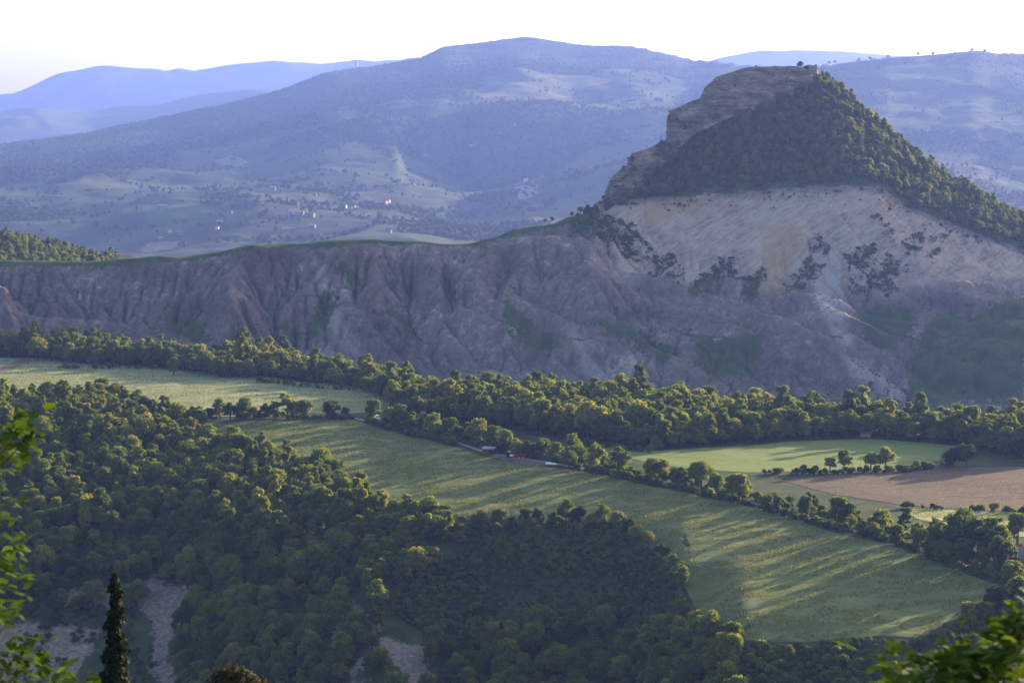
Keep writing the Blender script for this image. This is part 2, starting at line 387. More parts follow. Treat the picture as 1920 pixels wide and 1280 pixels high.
mid_cols += [
    hill(1115, (1510, 545), (1600, 425), (1632, 393), (1640, 386), 15),
    hill(1150, (1520, 540), (1612, 400), (1634, 378), (1652, 352), 20),
    hill(1200, (1530, 545), (1632, 372), (1650, 352), (1672, 298), 25),
    hill(1240, (1534, 550), (1633, 372), (1660, 312), (1682, 278), 30),
    hill(1275, (1536, 552), (1634, 369), (1677, 280), (1702, 214), 40),
    hill(1320, (1538, 555), (1636, 362), (1692, 236), (1716, 178), 50),
    hill(1400, (1539, 560), (1638, 358), (1713, 198), (1738, 132), 50),
    hill(1490, (1539, 562), (1640, 350), (1739, 170), (1756, 130), 45),
    hill(1530, (1539, 564), (1641, 348), (1752, 145), (1762, 133), 35),
    hill(1560, (1539, 566), (1642, 347), (1720, 205), (1754, 162), 10),
    hill(1640, (1539, 572), (1645, 349), (1710, 275), (1746, 229), 8),
    hill(1700, (1539, 575), (1645, 386), (1700, 318), (1736, 283), 8),
    hill(1800, (1536, 585), (1641, 427), (1690, 380), (1722, 350), 8),
    hill(1920, (1532, 595), (1632, 468), (1670, 436), (1702, 410), 8),
    hill(2150, (1525, 600), (1620, 485), (1660, 440), (1690, 400), 30),
    hill(2700, (1520, 600), (1600, 490), (1650, 430), (1690, 380), 30),
    hill(3400, (1520, 600), (1600, 490), (1650, 430), (1690, 380), 30),
]
_hm = Columns(mid_cols, np.arange(1200, 2310, 4.0))

def erode(z, mask, steps, dx, K=0.09, m=0.42):
    H, W = z.shape; N = H * W; idx = np.arange(N).reshape(H, W); A = np.ones(N)
    offs = [(-1, 0), (1, 0), (0, -1), (0, 1), (-1, -1), (-1, 1), (1, -1), (1, 1)]
    for it in range(steps):
        p = np.pad(z, 1, mode='edge'); ip = np.pad(idx, 1, mode='edge')
        best = np.zeros((H, W)); rec = idx.copy()
        for a, b in offs:
            d = dx * math.hypot(a, b)
            s = (z - p[1 + a:H + 1 + a, 1 + b:W + 1 + b]) / d
            u = s > best; best[u] = s[u]; rec[u] = ip[1 + a:H + 1 + a, 1 + b:W + 1 + b][u]
        r = rec.ravel(); self_ = r == np.arange(N)
        for _ in range(14):
            wgt = A.copy(); wgt[self_] = 0
            A = 1 + np.bincount(r, wgt, N)
        dz = K * np.minimum(A, 1500).reshape(H, W) ** m * best
        dz = np.minimum(dz, best * dx * 0.6) * mask
        z = z - dz
        if it % 5 == 0: z = z * (1 - 0.06 * mask) + smooth(z, 1) * 0.06 * mask
    return z, A.reshape(H, W)

DX = 1.7
gx = np.arange(-455, 475, DX); gy = np.arange(1350, 1790, DX)
GX, GY = np.meshgrid(gx, gy); H_, W_ = GX.shape
z0 = smooth(_hm(GX, GY), 4); z0 = np.where((np.meshgrid(gx, gy)[1] < 1625), smooth(z0, 14), z0)
PXG = 960 + 4000 * GX / GY * CP                       # azimuth column of each grid cell
def pyg(z): return 640 - 4000 * ((GY * -SP_ + (z - CAMZ) * CP) / (GY * CP - (z - CAMZ) * SP_) ) if False else 640 + 4000 * ((CAMZ - z) * CP - GY * SP_) / (GY * CP + (CAMZ - z) * SP_)
PY0 = pyg(z0)
screeline = np.interp(PXG, [1072, 1115, 1150, 1200, 1275, 1320, 1400, 1490, 1560, 1640, 1700, 1800, 1920, 2100], [402, 392, 380, 371, 368, 362, 358, 350, 347, 349, 386, 427, 468, 485])
crestY = np.interp(PXG, [0, 180, 310, 480, 640, 870, 968, 1072, 1115], [1560, 1555, 1550, 1555, 1560, 1580, 1598, 1622, 1636])
below_top = np.where(PXG > 1112, np.clip((PY0 - screeline) / 12, 0, 1), np.clip((crestY - GY) / 8, 0, 1))
edge = np.minimum.reduce([(GX - gx[0]) / 25, (gx[-1] - GX) / 25, (GY - gy[0]) / 15, (gy[-1] - GY) / 25]).clip(0, 1)
tan = np.clip((PXG - 1105) / 60, 0, 1) * np.clip((575 + 30 * fbm(GX / 40, GY / 40, 3, 5) - PY0) / 50, 0, 1) * below_top
emask = below_top * edge * (1 - 0.9 * tan)
down = np.clip((crestY - GY) / 55, 0, 1) * np.clip((GY - 1385) / 40, 0.15, 1)
shear = 0.55 + 1.3 * fbm(GX / 150, GY / 400, 2, 22)
wx_ = GX + shear * (GY - 1500) + 24 * fbm(GX / 75, GY / 75, 4, 23)
rdg = lambda wl, el, sd: 1 - np.abs(2 * vnoise(wx_ / wl, GY / el, sd) - 1)
but = (rdg(84, 150, 25) - .5) * 30 + (rdg(37, 80, 27) - .5) * 17 + (rdg(15, 34, 29) - .5) * 6.5 + (rdg(7, 16, 31) - .5) * 3.4
z1 = z0 + below_top * edge * down * but * (1 - 0.7 * tan) + emask * (fbm(GX / 22, GY / 22, 4, 21) * 3 + rng.normal(0, 0.2, z0.shape))
z2, AC = erode(z1, below_top * edge * (1 - 0.8 * tan), 22, DX, 0.07, 0.45)
dz = np.clip(z2 - z0, -32, 17)
z2 = z0 + dz
z2 = z2 + emask * (fbm(GX / 5, GY / 5, 3, 61) * 0.55) + tan * (np.abs(fbm((z0 - 0.55 * GX) / 3.2, (GX + 0.5 * z0) / 26, 4, 71)) * 2.4 - 0.6 + fbm(GX / 16, z0 / 12, 4, 73) * 1.2) * edge
z2 = z2 + (1 - below_top) * fbm(GX / 18, GY / 18, 3, 66) * 0.8 * edge
gzy, gzx = np.gradient(z2, DX)
slope = np.hypot(gzx, gzy)
def h_mid(x, y):
    x = np.asarray(x, float); y = np.asarray(y, float)
    u = (x - gx[0]) / DX; v = (y - gy[0]) / DX
    ins = (u >= 0) & (v >= 0) & (u < W_ - 1.01) & (v < H_ - 1.01)
    ui = np.clip(u, 0, W_ - 1.01); vi = np.clip(v, 0, H_ - 1.01); i = ui.astype(int); j = vi.astype(int); f = ui - i; g = vi - j
    a = z2[j, i] * (1 - f) * (1 - g) + z2[j, i + 1] * f * (1 - g) + z2[j + 1, i] * (1 - f) * g + z2[j + 1, i + 1] * f * g
    return np.where(ins, a, _hm(x, y))
PYG = pyg(z2)
# vegetation on the badlands: gully floors, gentler ground, the crest and the patches one can see
veg = np.clip((0.62 - slope) * 1.0, -0.2, 0.45) + 0.22 * fbm(GX / 45, GY / 45, 4, 81)
veg += 0.42 * np.clip((np.log(AC + 1) - 3.0) / 2.5, 0, 1)
veg += np.where(PXG < 1112, np.clip(1 - (crestY - GY) / 9, 0, 1) * 0.85, 0)
veg += np.clip((PYG - 585) / 120, 0, 1) * np.clip((PXG - 980) / 200, 0, 1) * 0.28
veg -= tan * 0.55; veg += 0.17
patches = [[(1470, 545), (1505, 478), (1548, 448), (1552, 470), (1500, 550)], [(1590, 482), (1640, 470), (1690, 485), (1690, 560), (1605, 545)],
           [(1640, 405), (1665, 400), (1672, 440), (1650, 448)], [(1225, 482), (1260, 478), (1275, 530), (1235, 530)],
           [(1300, 520), (1370, 480), (1376, 510), (1320, 560), (1290, 560)], [(1380, 530), (1425, 500), (1432, 520), (1420, 570), (1385, 560)],
           [(1072, 405), (1112, 396), (1150, 415), (1190, 425), (1218, 470), (1205, 495), (1140, 470), (1080, 440)],
           [(1700, 440), (1730, 430), (1720, 480), (1700, 520)], [(1750, 430), (1770, 430), (1765, 480), (1740, 490)],
           [(300, 580), (340, 590), (420, 640), (440, 655), (360, 650), (310, 610)], [(720, 570), (745, 580), (795, 635), (780, 648), (735, 610)],
           [(590, 545), (640, 545), (630, 600), (600, 640), (580, 640)], [(1090, 590), (1200, 620), (1280, 660), (1250, 680), (1120, 620)],
           [(1300, 640), (1420, 620), (1440, 690), (1330, 700)], [(1600, 585), (1700, 580), (1720, 640), (1640, 660)], [(1740, 600), (1920, 560), (1920, 740), (1700, 740)],
           [(925, 560), (990, 600), (1060, 640), (1040, 665), (960, 640)], [(520, 590), (600, 640), (560, 660), (500, 620)], [(640, 480), (690, 540), (660, 560), (630, 500)]]
pm = np.zeros_like(z2)
for ip, p in enumerate(patches): pm = np.maximum(pm, inpoly(PXG + 22 * fbm(GX / 14, GY / 14, 4, 83), PYG + 16 * fbm(GX / 14 + 7, GY / 14, 4, 84), p) * (1.9 if ip < 9 else 1.75))
pm = smooth(pm, 9)
veg = np.clip(veg + 0.42 * pm, 0, 1)
veg[(PXG > 1112) & (PYG < screeline)] = 1.0
V = np.stack([GX, GY, z2], -1).reshape(-1, 3)
me = np_mesh('badlands_hill', V, grid_faces(H_, W_), True)
attr(me, 'veg', veg); attr(me, 'tan', tan)
zone = lambda ps: smooth(np.maximum.reduce([inpoly(PXG + 5 * fbm(GX / 9, GY / 9, 3, 88), PYG, p) for p in ps]).astype(float), 3)
chute = zone([[(1520, 455), (1570, 460), (1580, 560), (1600, 650), (1640, 690), (1725, 757), (1690, 755), (1600, 705), (1560, 620), (1525, 560)], [(590, 490), (600, 490), (640, 600), (680, 680), (660, 690), (610, 590)], [(1060, 610), (1080, 610), (1110, 680), (1130, 715), (1100, 700)], [(960, 600), (985, 605), (975, 640), (950, 640)]])
ochre = zone([[(1420, 430), (1510, 420), (1490, 480), (1462, 545), (1420, 552), (1432, 490)], [(1180, 385), (1330, 368), (1300, 400), (1220, 420)]])
attr(me, 'chute', chute); attr(me, 'ochre', ochre)
tag(link('badlands_hill', me, [M['badlands']]), 'grey clay badlands and pale landslip slope under the wooded rock hill', kind='structure')

def coarse(name, xs, ys, hf, mat, hole=None, attrs=None, label=None):
    X, Y = np.meshgrid(xs, ys); Z = hf(X, Y); keep = None
    if hole:
        cx = (X[:-1, :-1] + X[1:, 1:]) / 2; cy = (Y[:-1, :-1] + Y[1:, 1:]) / 2
        keep = ~((cx > hole[0]) & (cx < hole[1]) & (cy > hole[2]) & (cy < hole[3]))
    me = np_mesh(name, np.stack([X, Y, Z], -1).reshape(-1, 3), grid_faces(*X.shape, keep), True)
    for k, f in (attrs or {}).items(): attr(me, k, f(X, Y, Z))
    o = tag(link(name, me, [mat]), label, kind='structure'); return o
one = lambda v: (lambda X, Y, Z: np.full(X.shape, v))
coarse('hillside', np.unique(np.concatenate([np.arange(-760, gx[0], 12), [gx[0], gx[-1]], np.arange(-440, 470, 10), np.arange(480, 1600, 14)])),
       np.unique(np.concatenate([np.arange(1200, 1350, 10), [gy[0], gy[-1]], np.arange(1360, 1780, 10), np.arange(1800, 2300, 10)])), _hm, M['badlands'],
       (gx[0], gx[-1], gy[0], gy[-1]), {'veg': one(0.9), 'tan': one(0.0), 'chute': one(0.0), 'ochre': one(0.0)}, 'grassy back slopes around the badlands')

# near ground
scree_px = [[(255, 1105), (275, 1085), (320, 1088), (362, 1110), (335, 1150), (328, 1180), (325, 1280), (330, 1330), (270, 1330), (290, 1230), (285, 1170)],
            [(105, 1115), (150, 1100), (255, 1112), (260, 1130), (180, 1140), (110, 1130)], [(-40, 1180), (60, 1160), (180, 1190), (150, 1250), (60, 1300), (-40, 1300)],
            [(600, 1130), (680, 1145), (705, 1190), (760, 1205), (815, 1200), (800, 1240), (815, 1300), (760, 1300), (720, 1250), (690, 1190), (620, 1150)],
            [(655, 1245), (690, 1235), (700, 1300), (650, 1300)], [(1440, 1230), (1480, 1225), (1490, 1260), (1450, 1265)]]
scree_w = [near_poly(p) for p in scree_px]
def scree_f(X, Y, Z):
    r = np.zeros(X.shape)
    for p in scree_w: r = np.maximum(r, inpoly(X + 5 * fbm(X / 8, Y / 8, 4, 461), Y + 7 * fbm(X / 8 + 3, Y / 8, 4, 462), p).astype(float))
    return smooth(r, 1)
xs = np.unique(np.concatenate([np.arange(-700, -260, 20), np.arange(-260, 340, 3.0), np.arange(340, 760, 20)]))
ys = np.unique(np.concatenate([np.arange(-60, 420, 10), np.arange(420, 760, 2.5), np.arange(760, 1340, 5), np.arange(1340, 1480, 15)]))
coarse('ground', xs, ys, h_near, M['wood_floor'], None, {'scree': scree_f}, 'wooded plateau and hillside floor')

# ------------------------------------------------------------------ fields and the track
def sheet(name, poly, mat, lift, step, label, wob=0.8):
    pts = []
    for i in range(len(poly)):
        a, b = poly[i], poly[(i + 1) % len(poly)]; k = max(1, int((b - a).length / step))
        for j in range(k):
            q = a.lerp(b, j / k); pts.append((q.x + wob * float(fbm(q.x / 7, q.y / 7, 2, 5)), q.y + wob * 1.5 * float(fbm(q.x / 7, q.y / 7, 2, 6))))
    nb = len(pts)
    P = np.array(pts); X, Y = np.meshgrid(np.arange(P[:, 0].min(), P[:, 0].max(), step), np.arange(P[:, 1].min(), P[:, 1].max(), step))
    X = X + rng.uniform(-.2, .2, X.shape) * step; Y = Y + rng.uniform(-.2, .2, X.shape) * step
    ins = inpoly(X, Y, pts); allp = pts + list(zip(X[ins], Y[ins]))
    v, e, f, *_ = delaunay_2d_cdt([Vector(p) for p in allp], [(i, (i + 1) % nb) for i in range(nb)], [], 1, 1e-4)
    vx = np.array([p.x for p in v]); vy = np.array([p.y for p in v]); vz = h_near(vx, vy) + lift
    F = np.array([t for t in f if len(t) == 3])
    me = np_mesh(name, np.stack([vx, vy, vz], 1), F, True)
    return tag(link(name, me, [mat]), label, kind='structure')
P_meadow = near_poly([(-90, 668), (120, 674), (330, 694), (520, 708), (700, 728), (748, 768), (650, 776), (300, 772), (100, 771), (-90, 770)])
P_field = near_poly([(365, 793), (500, 789), (662, 787), (700, 800), (800, 826), (910, 857), (1040, 877), (1180, 903), (1300, 928), (1480, 972), (1640, 1016), (1760, 1056), (1880, 1104),
                     (1800, 1150), (1715, 1196), (1560, 1200), (1395, 1200), (1310, 1150), (1284, 1100), (1284, 1056), (1180, 978), (1000, 972), (840, 975), (700, 965), (640, 930), (622, 872), (430, 850)])
P_crop = near_poly([(1078, 826), (1230, 846), (1400, 836), (1480, 828), (1640, 823), (1790, 836), (1772, 862), (1660, 882), (1400, 886), (1300, 880), (1190, 862)])
P_plough = near_poly([(1465, 902), (1560, 891), (1700, 883), (1860, 876), (2000, 872), (2000, 964), (1800, 954), (1700, 948), (1560, 926)])
P_hay = near_poly([(1690, 952), (1800, 958), (2000, 968), (2000, 1020), (1900, 1004), (1800, 988), (1715, 972)])
P_up = near_poly([(-90, 640), (0, 646), (120, 650), (150, 664), (60, 666), (-90, 662)])
sheet('meadow', P_meadow, M['pale_meadow'], 0.1, 4, 'pale sunlit hay meadow beyond the left wood')
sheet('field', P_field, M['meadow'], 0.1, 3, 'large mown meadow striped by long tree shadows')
sheet('field', P_crop, M['crop'], 0.1, 4, 'bright green crop strip between wood and ploughed land')
sheet('field', P_plough, M['soil'], 0.1, 4, 'ploughed reddish brown field')
sheet('meadow', P_hay, M['hay'], 0.1, 4, 'yellow hay strip below the ploughed field')
sheet('meadow', P_up, M['hay'], 0.1, 5, 'narrow upper pasture behind the left tree belt')
road_px = [(-90, 776), (150, 777), (300, 778), (480, 781), (660, 784), (700, 792), (800, 818), (910, 849), (1040, 870), (1180, 896), (1300, 920), (1480, 962), (1640, 1004), (1760, 1044), (1880, 1085), (1960, 1110)]
road_w = [near_pt(*p) for p in road_px]
def ribbon(name, pts, width, lift, mat, label):
    q = []
    for a, b in zip(pts, pts[1:]):
        k = max(1, int((b - a).length / 4))
        q += [a.lerp(b, j / k) for j in range(k)]
    q.append(pts[-1]); V = []
    for i, p in enumerate(q):
        t = (q[min(i + 1, len(q) - 1)] - q[max(0, i - 1)]); t.z = 0; t.normalize(); nn = Vector((-t.y, t.x, 0))
        for s in (-1, 1):
            e = p + nn * s * width / 2; V.append((e.x, e.y, float(h_near(np.array([e.x]), np.array([e.y]))[0]) + lift))
    F = [(2 * i, 2 * i + 1, 2 * i + 3, 2 * i + 2) for i in range(len(q) - 1)]
    return tag(link(name, np_mesh(name, V, F, True), [mat]), label, kind='structure')
ribbon('road', road_w, 2.4, 0.28, M['gravel'], 'pale gravel road behind the hedgerow trees')
sheet('path', near_poly([(905, 852), (960, 852), (1020, 864), (1055, 874), (1000, 873), (930, 862)]), M['bare'], 0.24, 2.5, 'bare reddish earth in front of the shed')
sheet('path', near_poly([(0, 690), (45, 672), (60, 676), (30, 690), (0, 700)]), M['bare'], 0.24, 3, 'bare earth bank at the meadow corner')

# ------------------------------------------------------------------ far mountain and ranges
far_px = [-500, 0, 150, 300, 450, 530, 620, 700, 790, 830, 920, 985, 1090, 1190, 1290, 1400, 1480, 1560, 1650, 1750, 1820, 1860, 1920, 2500]
FS = 1.8                                             # the mountain stands 4 to 10 km away
far_Y = [4400, 4500, 4600, 4800, 5000, 5100, 5200, 5300, 5400, 5500, 5600, 5650, 5600, 5500, 5300, 5000, 4700, 4400, 4300, 4300, 4300, 4300, 4300, 4400]
far_Y = [q * FS for q in far_Y]
far_py = [285, 270, 253, 220, 190, 168, 134, 124, 108, 88, 77, 68, 84, 87, 110, 122, 124, 119, 108, 101, 94, 100, 100, 95]
spur = dict(zip([850, 985, 1090, 1190, 1290, 1400], [362, 322, 294, 272, 255, 240]))
def far_col(px, Y, py):
    z = zat(py, Y); zf = zat(500, 2350 * FS); k = [(2150, -75), (2700, -125), (4000, zf - 6), (2350 * FS, zf)]
    for t in (0.15, 0.3, 0.45, 0.6, 0.75, 0.88):
        k.append((2350 * FS + (Y - 2350 * FS) * t, zf + (z - zf) * t ** 1.35))
    k.append((Y, z)); k += [(Y + 60, z - 6), (Y + 1600, z - 420), (14500, -250)]
    s = np.interp(px, list(spur), list(spur.values())) if 760 <= px <= 1500 else None
    if s is not None:
        zb_ = float(np.interp(3350 * FS, [q[0] for q in k], [q[1] for q in k])); w_ = min(1, max(0, (px - 760) / 160)) * min(1, max(0, (1500 - px) / 120)); zs = zb_ + w_ * (zat(s, 3350 * FS) - zb_); k = [q for q in k if not 3000 * FS < q[0] < 3800 * FS] + [(3350 * FS, zs), (3700 * FS, zs + (1 - w_) * 25 - 20 * w_)]; k.sort()
    return (px, k)
pxs = np.interp(np.linspace(0, 1, 90), np.linspace(0, 1, len(far_px)), far_px)
_hf = Columns([far_col(p, float(np.interp(p, far_px, far_Y)), float(np.interp(p, far_px, far_py))) for p in pxs], np.arange(2150, 14000, 40.0))
def h_far(x, y):
    x = np.asarray(x, float); y = np.asarray(y, float); px = 960 + 4000 * x / y * CP
    Yc = np.interp(px, far_px, far_Y); t = np.clip((Yc - y) / 1600, 0, 1) * np.clip((y - 3000) / 900, 0, 1); u, v = x / FS, y / FS
    return _hf(x, y) + t * (fbm(u / 420 + 3, v / 420, 5, 91) * 60 + (ridged(u / 700, v / 900, 3, 95) - 0.55) * 85) + np.clip((Yc - y) / 60, 0, 1) * fbm(u / 90, v / 90, 3, 97) * 9
def far_pt(px, py): return ground_hit(px, py, h_far, 3400, 10600, 4000)
U = np.linspace(-0.31, 0.31, 420); R = np.concatenate([np.linspace(2150, 4000, 30), np.linspace(4010, 6500, 190), np.linspace(6515, 10400, 200), np.linspace(10450, 13500, 12)])
UU, RR = np.meshgrid(U, R); FX = UU * RR; FZ = h_far(FX, RR)
def woodmask(x, y):
    x0, y0 = x, y; x, y = x / FS, y / FS
    wv = fbm(x / 260, y / 330, 5, 101) + 0.35 * ridged(x / 120, y / 200, 2, 105) - 0.22
    px = 960 + 4000 * x / y * CP; Yc = np.interp(px, far_px, far_Y)
    return wv + 0.5 * np.clip(1 - (Yc - y0) / 2300, 0, 1)
me = np_mesh('mountain', np.stack([FX, RR, FZ], -1).reshape(-1, 3), grid_faces(*FX.shape), True)
attr(me, 'wood', np.clip(woodmask(FX, RR) * 2.5 + 0.45, 0, 1))
FPX = 960 + 4000 * UU * CP; FPY = 640 + 4000 * ((CAMZ - FZ) * CP - RR * SP_) / (RR * CP + (CAMZ - FZ) * SP_)
def mask_polys(ps):
    r = np.zeros(FX.shape)
    for p in ps: r = np.maximum(r, inpoly(FPX, FPY, p))
    return r
attr(me, 'pale', mask_polys([[(408, 300), (440, 292), (470, 303), (455, 312), (420, 310)], [(262, 470), (285, 455), (340, 452), (330, 466), (280, 474)], [(1880, 236), (1920, 240), (1920, 250), (1890, 246)], [(1885, 312), (1915, 312), (1915, 318), (1888, 319)]]))
attr(me, 'bare', mask_polys([[(968, 350), (1005, 346), (1008, 360), (995, 372), (972, 373)]]))
tag(link('mountain', me, [M['far']]), 'hazy mountain slope with fields, woods and a village', kind='structure')

def far_range(Yc, pts, depth, seed, amp, label):
    p = np.linspace(-450, 2400, 560); py = np.interp(p, [q[0] for q in pts], [q[1] for q in pts]) + 5 * fbm(p / 70, p * 0 + seed, 4, seed + 3)
    rows = np.linspace(-depth, depth * 0.6, 40); PXr, D = np.meshgrid(p, rows); Yr = Yc + D
    sh = 0.11 * D * (1 + fbm(PXr / 200, D / 900, 2, seed + 21)) + np.clip(np.abs(D) / 400, 0, 1) * 90 * fbm(PXr / 130, D / 700, 3, seed + 23)
    zc = np.interp(PXr + sh, p, np.convolve(np.pad(np.array([zat(v, Yc) for v in py]), 2, mode='edge'), np.ones(5) / 5, 'valid'))     # spurs run obliquely off the crest
    X = (PXr - 960) / 4000 / CP * Yr
    t = np.clip(1 - np.abs(D) / depth, 0, 1)
    Z = -150 + (zc + 150) * t ** 0.8 + np.clip(np.abs(D) / 900, 0, 1) * (fbm(X / 1500, Yr / 1500, 5, seed) * amp + (ridged(X / 1200, Yr / 2600, 3, seed + 5) - 0.5) * amp) + fbm(X / 160, Yr / 160, 3, seed + 9) * 4
    me = np_mesh('mountain', np.stack([X, Yr, Z], -1).reshape(-1, 3), grid_faces(*X.shape), True)
    tag(link('mountain', me, [M['farther']]), label, kind='structure')
far_range(11600, [(-450, 290), (0, 272), (60, 262), (120, 250), (165, 246), (250, 262), (400, 330), (2400, 400)], 1600, 201, 100, 'low blue foothills at the foot of the far range')
far_range(14200, [(-450, 225), (0, 216), (60, 205), (150, 207), (230, 196), (300, 196), (400, 172), (480, 163), (520, 166), (600, 185), (800, 260), (2400, 360)], 2200, 211, 130, 'middle blue range behind the mountain shoulder')
far_range(20000, [(-450, 240), (-100, 215), (0, 190), (60, 162), (120, 136), (190, 123), (290, 128), (318, 134), (332, 126), (370, 134), (450, 119), (520, 111), (600, 116), (640, 112), (666, 108), (700, 116), (745, 110), (775, 102), (800, 112), (900, 160), (2400, 330)], 2600, 221, 150, 'pale blue far range on the skyline')
far_range(19000, [(-450, 400), (900, 300), (1200, 140), (1345, 106), (1400, 96), (1490, 92), (1590, 95), (1650, 103), (1800, 112), (2400, 130)], 2600, 231, 110, 'palest distant range beyond the rock hill')

# ------------------------------------------------------------------ cliff
top = [(1117, 383, 1634), (1130, 372, 1640), (1137, 360, 1644), (1145, 335, 1650), (1176, 309, 1656), (1185, 288, 1662), (1229, 274, 1672), (1248, 262, 1678), (1250, 238, 1684), (1254, 208, 1690),
       (1272, 201, 1698), (1312, 184, 1706), (1321, 165, 1710), (1342, 145, 1716), (1404, 126, 1730), (1487, 124, 1748), (1520, 127, 1754), (1540, 140, 1757)]
bot = [(1117, 396, 1626), (1135, 388, 1626), (1152, 380, 1628), (1172, 368, 1632), (1195, 352, 1642), (1208, 334, 1646), (1236, 308, 1654), (1262, 288, 1664), (1274, 270, 1670), (1288, 254, 1677),
       (1303, 245, 1682), (1332, 230, 1688), (1348, 222, 1692), (1368, 214, 1698), (1415, 199, 1708), (1491, 172, 1732), (1524, 152, 1744), (1545, 148, 1750)]
NU, NV, NB = 520, 84, 14
T = np.array([at(*p) for p in top]); B = np.array([at(*p) for p in bot])
B[:, 1] -= 2.0; B[:, 2] -= 3.0
L = np.concatenate([[0], np.cumsum(np.linalg.norm(np.diff((T + B) / 2, axis=0), axis=1))]); s = np.linspace(0, L[-1], NU)
Tt = np.stack([np.interp(s, L, T[:, k]) for k in range(3)], 1); Bb = np.stack([np.interp(s, L, B[:, k]) for k in range(3)], 1)
v = np.linspace(0, 1, NV)[:, None, None]
bulge = np.sin(np.pi * np.clip(v, 0, 1)) * 2.2
Pc = Bb[None] * (1 - v) + Tt[None] * v
tang = np.gradient((Tt + Bb) / 2, axis=0); nrm = np.stack([tang[:, 1], -tang[:, 0], 0 * tang[:, 0]], 1); nrm /= np.linalg.norm(nrm, axis=1)[:, None]
nrm = np.where(nrm[:, 1:2] > 0, -nrm, nrm)
Zc = Pc[:, :, 2]; Sg = np.broadcast_to(s[None], Zc.shape)
bed = Zc + 0.06 * Sg + 1.2 * fbm(Sg / 30, Zc / 30, 2, 301)
lay = vnoise(bed / 3.6, Sg / 18, 303) * 4.2 + vnoise(bed / 1.1, Sg / 9, 305) * 1.1
crack = ridged(Sg / 9, Zc / 40, 3, 307) ** 3 * -2.2
disp = (lay + crack + fbm(Sg / 12, Zc / 9, 5, 309) * 4.2) * np.sin(np.pi * np.clip(v[:, :, 0] * 0.9 + 0.08, 0, 1)) ** 0.35
Pc = Pc + nrm[None] * (disp[:, :, None] - 1.2 + bulge)
rowsb = [Pc[-1] + np.array([0.35, 1, 0]) * (k + 1) * 2.4 + np.array([0, 0, -0.02 * (k + 1) ** 2]) + np.stack([0 * s, 0 * s, fbm(s / 6, s * 0 + k, 2, 311) * 0.5], 1) for k in range(NB)]
Pc = np.concatenate([Pc, np.stack(rowsb)], 0)
me = np_mesh('rock_cliff', Pc.reshape(-1, 3), grid_faces(NV + NB, NU), False)
CLIFF_P = Pc
tag(link('rock_cliff', me, [M['cliff']]), 'layered sandstone cliff crowning the left side of the wooded hill', 'cliff')

# ------------------------------------------------------------------ trees
def crown_mesh(name, seed, R=4.0, H=7.5, z0=2.2, blobs=9, leaves=1000, ls=0.55, shape='round'):
    g = np.random.default_rng(seed); C = []; rad = []
    for b in range(blobs):
        if shape == 'cone':
            t = (b + 0.5) / blobs; a = g.uniform(0, 6.28); rr = R * (1 - t) ** .7 * 0.55 * g.uniform(.2, 1)
            C.append((math.cos(a) * rr, math.sin(a) * rr, z0 + H * t)); rad.append(R * (0.10 + 0.5 * (1 - t) ** .7) * g.uniform(.7, 1.15))
        else:
            a = g.uniform(0, 6.28); t = g.uniform(0.1, 0.95); prof = math.sin(math.pi * min(1, t * 0.8 + 0.18)) ** 0.7
            rr = R * 0.82 * prof * math.sqrt(g.uniform(.1, 1)); C.append((math.cos(a) * rr, math.sin(a) * rr, z0 + H * (0.12 + t * 0.68))); rad.append(R * g.uniform(0.13, 0.36))
    if shape != 'cone': C.append((0, 0, z0 + H * 0.5)); rad.append(R * 0.5)
    C = np.array(C); rad = np.array(rad); p = rad ** 2 / (rad ** 2).sum(); Ps = []; Ns = []
    while len(Ps) < leaves:
        k = g.choice(len(C), 256, p=p); d = g.normal(size=(256, 3)); d /= np.linalg.norm(d, axis=1)[:, None]
        d[:, 2] = np.where(d[:, 2] < -0.35, -d[:, 2], d[:, 2])
        q = C[k] + d * (rad[k] * g.uniform(0.6, 1.28, 256))[:, None] * np.array([1, 1, 0.85])
        dist = np.linalg.norm((q[:, None] - C[None]), axis=2) / rad[None]; ok = dist.min(1) > 0.5
        Ps += list(q[ok]); Ns += list(d[ok])
    Ps = np.array(Ps[:leaves]); Ns = np.array(Ns[:leaves]) + g.normal(0, 0.55, (leaves, 3)); Ns /= np.linalg.norm(Ns, axis=1)[:, None]
    a = np.cross(Ns, g.normal(size=(leaves, 3))); a /= np.linalg.norm(a, axis=1)[:, None]; b = np.cross(Ns, a)
    sz = (ls * g.uniform(0.6, 1.35, leaves))[:, None]
    V = np.stack([Ps - a * sz, Ps + b * sz * 0.7 + Ns * sz * .15, Ps + a * sz, Ps - b * sz * 0.7 + Ns * sz * .15], 1).reshape(-1, 3)
    return np_mesh(name, V, np.arange(leaves * 4).reshape(-1, 4))
def trunk_mesh(name, seed, h=4.5, r=0.28):
    g = random.Random(seed); m = MB(); bend = (g.uniform(-.4, .4), g.uniform(-.4, .4))
    m.tube([(0, 0, -0.8), (bend[0] * .3, bend[1] * .3, h * .4), (bend[0], bend[1], h)], [r * 1.25, r, r * .5], 6)
    for k in range(4):
        a = g.uniform(0, 6.28); z = h * g.uniform(.4, .75); l = g.uniform(1.6, 2.6)
        m.tube([(bend[0] * .6, bend[1] * .6, z), (math.cos(a) * l * .6, math.sin(a) * l * .6, z + l * .6), (math.cos(a) * l, math.sin(a) * l, z + l * 1.2)], [r * .5, r * .35, r * .12], 5)
    return m.mesh(name)
OAK = [crown_mesh('oak_crown', 10 + i, R=3.3 + .35 * (i % 4), H=6.6 + .8 * (i % 5), z0=0.7, blobs=22 + 3 * (i % 4), leaves=3000, ls=0.31) for i in range(8)]
TALL = [crown_mesh('tall_crown', 30 + i, R=3.1, H=10.5 + i, z0=0.7, blobs=24, leaves=2300, ls=0.36) for i in range(3)]
